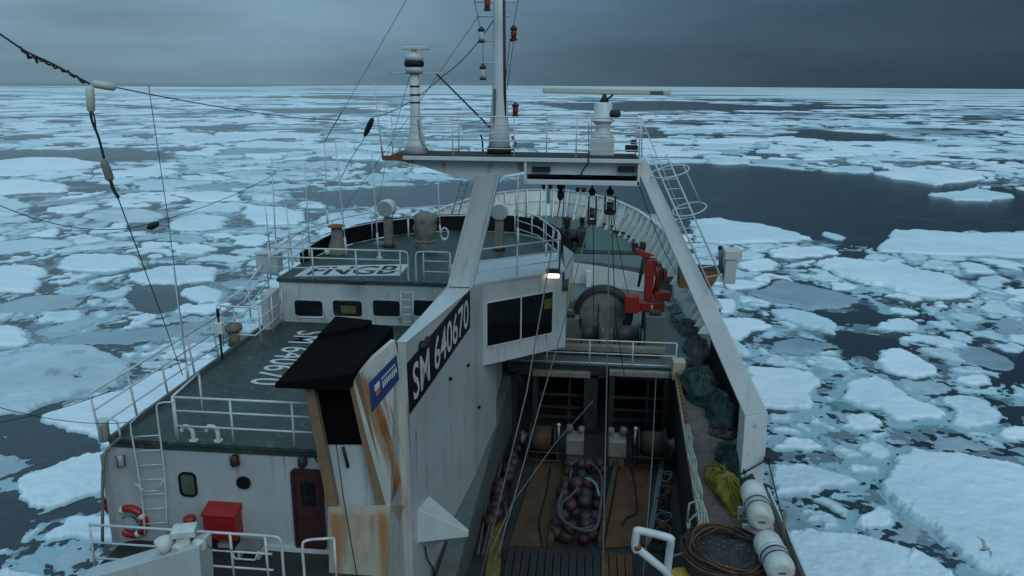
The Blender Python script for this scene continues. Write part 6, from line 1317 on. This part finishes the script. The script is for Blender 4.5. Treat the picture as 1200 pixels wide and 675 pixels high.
for k in range(6):
    x, y = 755+k*7, 298+k*8; p = pX(x+8, y, 4.2); b = V(p.x, p.y, zF+.02 if p.y > 41 else zW+.02)
    pts = [b+V(rs_.uniform(-.4, .3), rs_.uniform(-.7, .7), .08+rs_.uniform(0, .35)) for _ in range(9)]
    o = MB().tube(arc_pts(pts, 4), .04, 5).build('rope_tangle', ('rubber', 'rope', 'greynet')[k % 3], None); tag(o, '%s rope tangle by the starboard bow bulwark, number %s counting aft' % (('black', 'pale', 'grey')[k % 3], ('one', 'two', 'three', 'four', 'five', 'six')[k]), 'rope')
# starboard davit outside the gantry leg
dv = thing('rescue_davit', 'rusty davit stub with a grey box and post at the starboard side', 'davit', pY(836, 340, 29)); dY = 29.
a = pY(816, 317, dY); c2 = pY(844, 336, dY); MB().hexa([V(a.x-.6, dY, c2.z-.1), V(c2.x-.35, dY, c2.z-.1), V(c2.x-.35, dY+.8, c2.z-.1), V(a.x-.6, dY+.8, c2.z-.1)], [V(a.x-.6, dY, a.z), V(c2.x, dY, a.z), V(c2.x, dY+.8, a.z), V(a.x-.6, dY+.8, a.z)]).build('bracket', 'rust', dv, .02)
MB().box(((a.x+c2.x)/2-.3, dY+.4, a.z+.03), (c2.x-a.x+.6, .82, .05)).build('bracket_top', 'darksteel', dv)
p = pY(845, 320, dY+.3); q2 = pY(844, 292, dY+.3); MB().tube([p, q2], .08, 8).build('post', 'greengrey', dv); MB().lathe(q2, [(.085, 0), (.085, .12)], n=8).build('post_cap', 'rubber', dv)
a = pY(849, 303, dY+.3); c2 = pY(860, 331, dY+.3); MB().box(((a.x+c2.x)/2, dY+.3, (a.z+c2.z)/2), (c2.x-a.x, .6, a.z-c2.z)).build('box', 'wall', dv, .02); MB().box(((a.x+c2.x)/2+.05, dY+.3, a.z+.2), ((c2.x-a.x)*1.5, .7, .36)).build('box_lid', 'raft', dv, .03)

# ================================================================== TRAWL DECK
def plate_px(name, pts, z, m, lab, cat, th=.06):
    o = MB().hexa([pZ(x, y, z) for x, y in pts], [pZ(x, y, z)+zv*th for x, y in pts]).build(name, m, None, .01); return tag(o, lab, cat)
plate_px('deck_plate', [(596, 642), (640, 642), (664, 545), (628, 542)], zT+.004, 'tan', 'tan worn wooden plate on the left of the trawl deck', 'plate')
plate_px('deck_plate', [(708, 644), (757, 640), (764, 548), (726, 546)], zT+.004, 'rustplate', 'orange rusty plate on the right of the trawl deck', 'plate')
plate_px('deck_plate', [(566, 690), (584, 690), (592, 612), (580, 600)], zT+.02, 'oldyellow', 'yellow-painted board leaning at the left edge of the trawl deck', 'board')
plate_px('deck_rail', [(757, 645), (763, 645), (779, 544), (773, 543)], zT+.004, 'greengrey', 'grey steel guide rail right of the orange plate', 'rail', .22)
plate_px('deck_rail', [(700, 642), (707, 642), (725, 545), (720, 545)], zT+.004, 'tan', 'brown guide rail between bobbins and orange plate', 'rail', .25)
plate_px('deck_rail', [(641, 642), (648, 642), (670, 546), (664, 546)], zT+.004, 'tan', 'brown guide rail between tan plate and bobbins', 'rail', .25)
# slatted ramp at the bottom
a = pZ(596, 648, zT); c2 = pZ(740, 648, zT); n_ = 16; t = thing('slatted_ramp', 'dark ramp of worn slats at the foot of the picture on the trawl deck', 'ramp', V((a.x+c2.x)/2, 16, zT))
for k in range(n_):
    x0 = lerp(a.x, c2.x, k/n_); x1 = lerp(a.x, c2.x, (k+.86)/n_); MB().box(((x0+x1)/2, (a.y+14)/2, zT+.10+.015*((k*7) % 3)), (x1-x0, a.y-14, .18)).build('slat', 'darksteel' if k < 12 else 'rustplate', t)
# bobbins: middle heap and left row
rs_ = np.random.RandomState(11)
def bobbin(px_, py, z, r, k, where):
    c = pZ(px_, py, z); o = MB().ball(c, r, 12, (1, 1, .92)); a_ = Vector((rs_.uniform(-1, 1), rs_.uniform(-1, 1), .3)).normalized(); o.lathe(c-a_*r*1.04, [(r*.3, 0), (r*.3, r*2.08)], a_, 8)
    m = 'bobbinred' if rs_.rand() < .5 else 'bobbinblack'
    o = o.build('net_bobbin', m, None); tag(o, '%s net bobbin in the %s' % ('dull red' if m == 'bobbinred' else 'black', where), 'bobbin', 'bobbins in the '+where)
k = 0
for row, (py, z) in enumerate(((628, .2), (616, .24), (603, .3), (590, .34), (578, .34), (566, .32), (553, .3), (540, .3))):
    xc = 674+(628-py)*.13; nn_ = 4
    for i in range(nn_): bobbin(xc-19+i*13+rs_.uniform(-4, 4), py+rs_.uniform(-4, 4), zT+z+(.22 if i in (1, 2) and row % 2 else 0), rs_.uniform(.17, .24), k, 'heap between the two deck plates'); k += 1
for i in range(11): bobbin(606-i*3.2+rs_.uniform(-5, 5), 525+i*8.5, zT+.3, rs_.uniform(.18, .26), k, 'row along the left wall of the trawl deck'); k += 1
def ropeline(lab, pts, r, m): o = MB().tube(arc_pts(pts, 5), r, 6).build('rope', m, None); tag(o, lab, 'rope')
zr = zT+.62
ropeline('pale rope looped over the bobbin heap', [pZ(x, y, zr) for x, y in ((668, 545), (678, 540), (695, 545), (705, 560), (704, 590), (700, 615), (690, 622), (672, 618), (656, 605), (655, 590), (660, 575))], .05, 'greynet')
ropeline('pale rope loop round the front of the bobbin heap', [pZ(x, y, zr-.1) for x, y in ((670, 548), (668, 565), (676, 572), (668, 582), (658, 592), (660, 612), (680, 620), (698, 616))], .045, 'greynet')
ropeline('turquoise rope end on the bobbin heap', [pZ(x, y, zr+.1) for x, y in ((686, 560), (697, 566), (702, 580))], .04, 'bluerope')
for k, (x0, x1) in enumerate(((588, 570), (580, 560), (596, 585), (575, 566))): ropeline('grey rope strand %s along the left wall of the trawl deck' % ('nearest the bobbins', 'beside the foot beam', 'draped over the bobbins', 'at the yellow board')[k], [pZ(x0, 540, zT+.4), pZ(x0-6, 570, zT+.3), pZ(x1+8, 605, zT+.25), pZ(x1, 650, zT+.25)], .035, 'greynet')
wire('black chain crossing the orange plate', arc_pts([pZ(740, 548, zT+.1), pZ(745, 575, zT+.1), pZ(746, 600, zT+.1), pZ(735, 606, zT+.1), pZ(729, 615, zT+.1)], 4), .03, 'rubber', name='chain', cat='chain')
wire('dark cable lying on the tan plate', arc_pts([pZ(645, 548, zT+.1), pZ(640, 580, zT+.1), pZ(632, 610, zT+.1), pZ(636, 640, zT+.1)], 4), .03, 'rubber', name='cable', cat='cable')
for k, (x, lab) in enumerate(((783, 'black hose snaking along the right wall of the trawl deck'), (776, 'dark wire coil trailing beside the guide rail'), (598, 'black hose beside the left bobbin row'))):
    wire(lab, arc_pts([pZ(x+rs_.uniform(-5, 5)+(q-4)*(.8 if x < 650 else -.6)*-4, 520+q*19, zT+.12+.1*(q % 2)) for q in range(8)], 4), .035, 'rubber', name='hose', cat='hose')
for k in range(7):
    c = pZ(780-k*1.2+rs_.uniform(-3, 3), 545+k*16, zT+.1); o = MB().tube([c+V((.22+.05*sin(a*2))*cos(a), (.30+.05*sin(a*3))*sin(a), .05*sin(a*1.5+k)+.05*(a/6)) for a in np.linspace(0, 15, 40)], .028, 5).build('wire_coil', ('rubber', 'greywire', 'rust')[k % 3], None)
    tag(o, '%s wire coil on the right edge of the trawl deck, %s counting from the winch' % (('black', 'grey', 'rusty')[k % 3], ('first', 'second', 'third', 'fourth', 'fifth', 'sixth', 'seventh')[k]), 'wire coil')
# trawl winches
def trawl_winch(x0, x1, flip, lab):
    yy = 24.6; a = pY(x0, 512, yy); c2 = pY(x1, 512, yy); zc = zT+.78; W_ = c2.x-a.x
    t = thing('trawl_winch', lab, 'winch', V((a.x+c2.x)/2, yy, zT))
    s_ = lambda f: (a.x+W_*f) if not flip else (c2.x-W_*f)
    dx = 1 if not flip else -1
    for f0, f1, r, m in ((.16, .52, .34, 'rust'),):
        MB().lathe((s_(f0), yy, zc), [(.1, 0), (.55, 0), (.55, .06), (r, .07), (r, W_*(f1-f0)-.07), (.55, W_*(f1-f0)-.06), (.55, W_*(f1-f0)), (.1, W_*(f1-f0))], (dx, 0, 0), 22).build('drum', 'bobbinblack', t)
        MB().lathe((s_(f0+.03), yy, zc), [(r+.08, 0), (r+.10, W_*.13), (r+.08, W_*.27)], (dx, 0, 0), 22).build('wire_pack', 'wornrust', t)
    MB().box((s_(.78), yy-.1, zT+.72), (.62, .75, .62)).build('gear_case', 'dullcream', t, .06); MB().box((s_(.78), yy-.05, zT+.2), (.5, .6, .4)).build('case_foot', 'greengrey', t)
    MB().lathe((s_(.70), yy, zT+1.12), [(.12, 0), (.14, .03), (.14, .16), (.09, .22)], n=10).build('motor', 'greengrey', t); MB().lathe((s_(.86), yy, zT+1.12), [(.10, 0), (.12, .03), (.12, .14), (.07, .18)], n=10).build('motor', 'dullcream', t)
    MB().lathe((s_(.04), yy, zc), [(.16, 0), (.26, .04), (.18, .14), (.18, .24), (.24, .3)], (dx, 0, 0), 14).build('warping_head', 'greengrey', t)
    for f in (.14, .55): MB().box((s_(f), yy, zT+.45), (.1, .8, .9)).build('stand', 'darksteel', t)
    MB().tube([V(s_(.56), yy-.3, zT+.9), V(s_(.56), yy-.4, zT+1.45)], .03, 6).build('brake_lever', 'railwhite', t); MB().ball(V(s_(.56), yy-.4, zT+1.5), .07, 8).build('lever_knob', 'insulator', t)
    for zz_ in (.25, .55): MB().tube([V(s_(.12), yy-.6, zT+zz_), V(s_(.6), yy-.6, zT+zz_)], .025, 6).build('guard_bar', 'wornrust', t)
trawl_winch(607, 693, False, 'left trawl winch with cream gear case and rusty drum'); trawl_winch(703, 795, True, 'right trawl winch with cream gear case and rusty drum')

# ================================================================== STARBOARD PLATFORM
def heap(name, px_, py, w, d, h, m, lab, cat, seed, rot=0.):
    c = pZ(px_, py, zM); rs_ = np.random.RandomState(seed); mb = MB(); n_, m2 = 22, 9; vs = []
    for i in range(m2):
        ph = i/(m2-1)*pi/2
        for k in range(n_):
            a = 2*pi*k/n_; q_ = Vector((cos(a)*2.2, sin(a)*2.2, i*.5+seed)); f = 1+.22*mnoise.noise(q_)+.12*mnoise.noise(q_*2.6)
            x, y = w*cos(ph)*cos(a)*f, d*cos(ph)*sin(a)*f; z = h*sin(ph)*(1+.30*mnoise.noise(q_*1.7+Vector((4, 1, 0))))
            vs.append(c+Matrix.Rotation(rot, 3, 'Z') @ V(x, y, max(0.003, z)))
    mb.add(vs, [(i*n_+k, i*n_+(k+1) % n_, (i+1)*n_+(k+1) % n_, (i+1)*n_+k) for i in range(m2-1) for k in range(n_)], True)
    o = mb.build(name, m, None); sub = o.modifiers.new('smooth', 'SUBSURF'); sub.levels = sub.render_levels = 1; tag(o, lab, cat)
    dsp = bpy.data.textures.new(name+str(seed), 'CLOUDS'); dsp.noise_scale = .30; dsp.noise_depth = 3; md = o.modifiers.new('folds', 'DISPLACE'); md.texture = dsp; md.strength = .42; md.mid_level = .5; md.texture_coords = 'GLOBAL'
    st = MB()                                                       # loose twine and rope lying over the folds
    for q in range(12 if m != 'greynet' else 6):
        a = rs_.uniform(0, 2*pi); b = rs_.uniform(-1.1, 1.1); pts = []
        for i in range(7):
            ph = .1+1.35*abs(math.sin(.5+i*.45+b*.3)); aa = a+b*i*.28; f = 1.06
            pts.append(c+Matrix.Rotation(rot, 3, 'Z') @ V(w*cos(ph)*cos(aa)*f, d*cos(ph)*sin(aa)*f, max(.03, h*sin(ph)*1.08+rs_.uniform(-.02, .06))))
        st.tube(arc_pts(pts, 3), rs_.uniform(.010, .022), 5)
    st = st.build('twine', m, o); st['kind'] = 'stuff'
    return o
heap('net_heap', 818, 458, .62, 1.5, .75, 'greensheet', 'dark green net heap at the forward end of the starboard platform', 'net', 1, .1)
heap('net_heap', 845, 487, .48, 1.15, .68, 'greensheet', 'bulging dark green net bundle behind the white gantry leg', 'net', 2)
heap('net_heap', 860, 553, .36, 1.25, .62, 'greensheet', 'dark green net draped at the foot of the gantry leg', 'net', 3, .12)
heap('net_heap', 850, 578, .33, 1.25, .50, 'yellownet', 'yellow-green net pile below the green net at the gantry foot', 'net', 4, .2)
heap('net_heap', 817, 418, .55, 1.2, .7, 'greynet', 'grey net bundle beside the winch gearbox on the right', 'net', 5)
heap('net_heap', 806, 392, .5, 1.3, .6, 'greynet', 'grey-green netting at the starboard bulwark below the crane', 'net', 6)
heap('debris_pile', 848, 507, .45, .5, .14, 'gravel', 'scattered pale debris on the platform beside the gantry leg', 'debris', 7)
# inner edge coaming of the platform with chain and ropes
edge = [V(2.74, 13, zM), V(2.97, 17, zM), V(3.15, 21, zM), V(3.42, 26.6, zM)]
o = MB()
for a, c2 in zip(edge, edge[1:]): o.hexa([a-xv*.05, a+xv*.1, c2+xv*.1, c2-xv*.05], [a-xv*.05+zv*.18, a+xv*.1+zv*.18, c2+xv*.1+zv*.18, c2-xv*.05+zv*.18])
o = o.build('edge_coaming', 'rustywhite', None); tag(o, 'worn white coaming along the inner edge of the starboard platform', 'coaming')
for k in range(3):
    pts = [p+V(.03+.05*k+.03*sin(i*2.2+k), 0, .22+.02*k) for i, p in enumerate(arc_pts([V(2.8, 14.6, zM), V(2.92, 16, zM), V(3.0, 18, zM), V(3.08, 20, zM), V(3.2, 22, zM)], 4))]
    o = MB().tube(pts, .03, 6).build('edge_rope', 'rope', None); tag(o, '%s of three pale ropes lying along the platform edge' % ('innermost', 'middle', 'outermost')[k], 'rope')
t = thing('rusty_chain', 'rusty chain hanging along the forward platform edge', 'chain', V(3.25, 23, zM))
for k in range(26):
    p = V(3.26, 22.2, zM+.24).lerp(V(3.42, 26.4, zM+.3), k/25); a_ = pi/2*(k % 2)
    MB().tube([p+V(.05*cos(u)*cos(a_), .10*sin(u), .05*cos(u)*sin(a_)) for u in [2*pi*i/8 for i in range(8)]], .022, 5, closed=True).build('chain_link', 'rust', t)
o = MB().box((3.48, 26.5, zM+.35), (.45, .5, .7)).build('edge_post', 'rustywhite', None, .02); tag(o, 'rust-streaked white block post at the corner of the winch deck rail', 'post')
# folding rail frame at the bottom
t = thing('folded_rail', 'collapsed white folding rail frame beside the hose basket', 'rail', pZ(810, 640, zM))
g = lambda x, y, Y: pY(x, y, Y)
for pts in ([(805, 612), (808, 590), (821, 585), (822, 596), (808, 610), (812, 622), (822, 612)], [(808, 612), (805, 640), (811, 645), (812, 625)], [(786, 653), (805, 647), (812, 645)], [(805, 612), (814, 660), (818, 690)], [(822, 585), (818, 560)], [(800, 665), (806, 690)]): MB().tube([g(x, y, 16.3) for x, y in pts], .028, 6).build('bar', 'rope', t)
# bent white pipe frame
t = thing('pipe_fender', 'thick white bent pipe frame with worn rusty ends at the bottom', 'pipe frame', pY(770, 690, 14.6))
MB().tube(arc_pts([g(746, 646, 14.6), g(744, 640, 14.6), g(746, 624, 14.6), g(750, 622, 14.6), g(783, 630, 14.6), g(786, 634, 14.6), g(784, 652, 14.7), g(779, 700, 14.8)], 4), .085, 10).build('upper_pipe', 'railwhite', t)
MB().tube([g(745, 641, 14.6), g(778, 668, 14.65), g(796, 690, 14.7)], .085, 10).build('lower_pipe', 'railwhite', t)
MB().tube([g(745.5, 638, 14.59), g(747, 643, 14.59)], .092, 10).build('rusty_joint', 'rust', t)
b = pZ(800, 676, zM+.3); b = pY(798, 672, 14.9); t = thing('yellow_drum', 'yellow round drum head peeping over the bottom edge', 'drum', b-zv*.6); MB().lathe(b-zv*.6, [(.24, 0), (.25, .03), (.25, .57), (.22, .6)], n=18).build('shell', 'yellow', t); MB().tube([b+V(.25*cos(a), .25*sin(a), -.06) for a in [2*pi*i/18 for i in range(18)]], .02, 6, closed=True).build('rim', 'rust', t)
# hose basket
b = pZ(851, 664, zM); t = thing('hose_basket', 'round bin of dark rubble with brown hose coiled round its rim', 'basket', b); Rb = .92
wb = MB().lathe(b, [(Rb, 0), (Rb, .42), (Rb-.05, .42), (Rb-.05, .05)], n=28); wb.f = wb.f[:-2]; wb.sm = wb.sm[:-2]; wb.build('wall', 'darksteel', t)
vs = []; n_ = 28
for i in range(7):
    for k in range(n_): r = (Rb-.06)*(1-i/6.5); p = b+V(r*cos(2*pi*k/n_), r*sin(2*pi*k/n_), 0); vs.append(p+zv*(.30+.10*mnoise.noise(p*3.1)+.05*mnoise.noise(p*9)+.06*i/6))
cm_ = MB(); cm_.add(vs, [(i*n_+k, i*n_+(k+1) % n_, (i+1)*n_+(k+1) % n_, (i+1)*n_+k) for i in range(6) for k in range(n_)], True); cm_.f.append(tuple(6*n_+k for k in range(n_))); cm_.sm.append(True); cm_.build('rubble', 'gravel', t)
for k in range(8): MB().tube([b+V((Rb+.08-.045*k+.05*sin(a*2+k*1.7)+.03*sin(a*5+k))*cos(a), (Rb+.08-.045*k+.05*sin(a*2+k*1.7)+.03*sin(a*5+k))*sin(a), .40+.03*(k % 4)+.04*cos(a*3+k*2.1)) for a in [2*pi*i/40 for i in range(40)]], .026, 6, closed=True).build('hose_coil', ('rustplate', 'bobbinred', 'rubber')[k % 3], t)
# life raft canisters
def raft(x0, y0, x1, y1, lab):
    a = pZ(x0, y0, zM+.62); c2 = pZ(x1, y1, zM+.62); ax_ = c2-a; L_ = ax_.length; d_ = ax_.normalized(); t = thing('life_raft_canister', lab, 'life raft', V((a.x+c2.x)/2, (a.y+c2.y)/2, zM), 'life raft canisters at the starboard rail'); r = .30
    MB().lathe(a, [(r*.6, 0), (r*.9, .05), (r, .13), (r, L_*.5-.03)], d_, 20).build('shell', 'raft', t); MB().lathe(a+d_*(L_*.5+.03), [(r, 0), (r, L_*.5-.16), (r*.9, L_*.5-.08), (r*.6, L_*.5-.03)], d_, 20).build('shell', 'raft', t)
    MB().lathe(a+d_*(L_*.5-.04), [(r*1.05, 0), (r*1.06, .04), (r*1.05, .08)], d_, 20).build('seam_band', 'raft', t)
    for f in (.28, .42): MB().lathe(a+d_*L_*f, [(r*1.015, 0), (r*1.03, .02), (r*1.015, .04)], d_, 20).build('strap', 'rubber', t)
    for f in (.25, .75): p = a+d_*L_*f; MB().box((p.x, p.y, zM+.15), (.7, .1, .3)).build('cradle', 'railwhite', t)
    e = a+d_*.02; MB().plate(rounded(a+V(0, -.0, .0)-d_*.005, d_.cross(zv).normalized(), zv, .16, .05, .02), -d_*.006).build('label_plate', 'greengrey', t)
raft(893, 612, 881, 572, 'white life raft canister at the gantry foot'); raft(917, 672, 897, 632, 'white life raft canister at the bottom edge beside the hose basket')
# starboard rail stanchion
o = MB().tube([pZ(916, 640, zM)+V(0, 0, 0), pZ(916, 640, zM)+zv*.9], .04, 7).build('side_stanchion', 'tarp', None); tag(o, 'cream stanchion between the two raft canisters', 'stanchion')
o = MB().plate([V(XS, 13, zM), V(XS, 18.4, zM), V(XS, 18.4, zM+.22), V(XS, 13, zM+.22)], (.05, 0, 0)).build('platform_lip', 'white', None); tag(o, 'white edge lip of the starboard platform under the rafts', 'lip')
# starboard bulwark aft of the gantry up to the davit (dark inside)
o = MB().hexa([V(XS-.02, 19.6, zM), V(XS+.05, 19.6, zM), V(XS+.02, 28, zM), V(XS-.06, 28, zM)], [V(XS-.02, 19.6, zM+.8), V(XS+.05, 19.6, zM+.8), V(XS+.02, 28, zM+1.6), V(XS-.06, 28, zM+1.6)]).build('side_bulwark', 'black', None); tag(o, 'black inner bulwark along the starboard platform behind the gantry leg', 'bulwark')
# loose fish boxes / clutter on platform
rs_ = np.random.RandomState(21)
# ================================================================== GULLS
def gull(px_, py, Yd, lab, s_=1., roll=.3):
    c = pY(px_, py, Yd); t = thing('gull', lab, 'gull', c)
    MB().lathe(c+V(-.22*s_, 0, 0), [(.01, 0), (.05*s_, .08*s_), (.065*s_, .2*s_), (.045*s_, .34*s_), (.035*s_, .38*s_), (.01, .46*s_)], (1, .3, .05), 10).build('body', 'gull', t)
    for sg in (-1, 1):
        r0_ = c+V(-.02*s_, 0, .03); mid = r0_+V(.03*s_, sg*.30*s_, .16*s_+sg*roll*.1); tip = r0_+V(-.10*s_, sg*.62*s_, .10*s_+sg*roll*.25)
        MB().add([r0_+V(.08*s_, 0, 0), mid+V(.06*s_, 0, 0), tip, mid-V(.07*s_, 0, 0), r0_-V(.08*s_, 0, 0), r0_+V(0, 0, .02), mid+V(0, 0, .02)], [(0, 1, 6, 5), (5, 6, 3, 4), (1, 2, 6), (6, 2, 3), (0, 4, 3, 1), (1, 3, 2)]).build('wing', 'gull', t)
gull(1155, 645, 21, 'grey gull gliding over the largest floe at lower right', .8); gull(90, 442, 24, 'grey gull flying over the wet-patched floe at the left', .65, -.4)
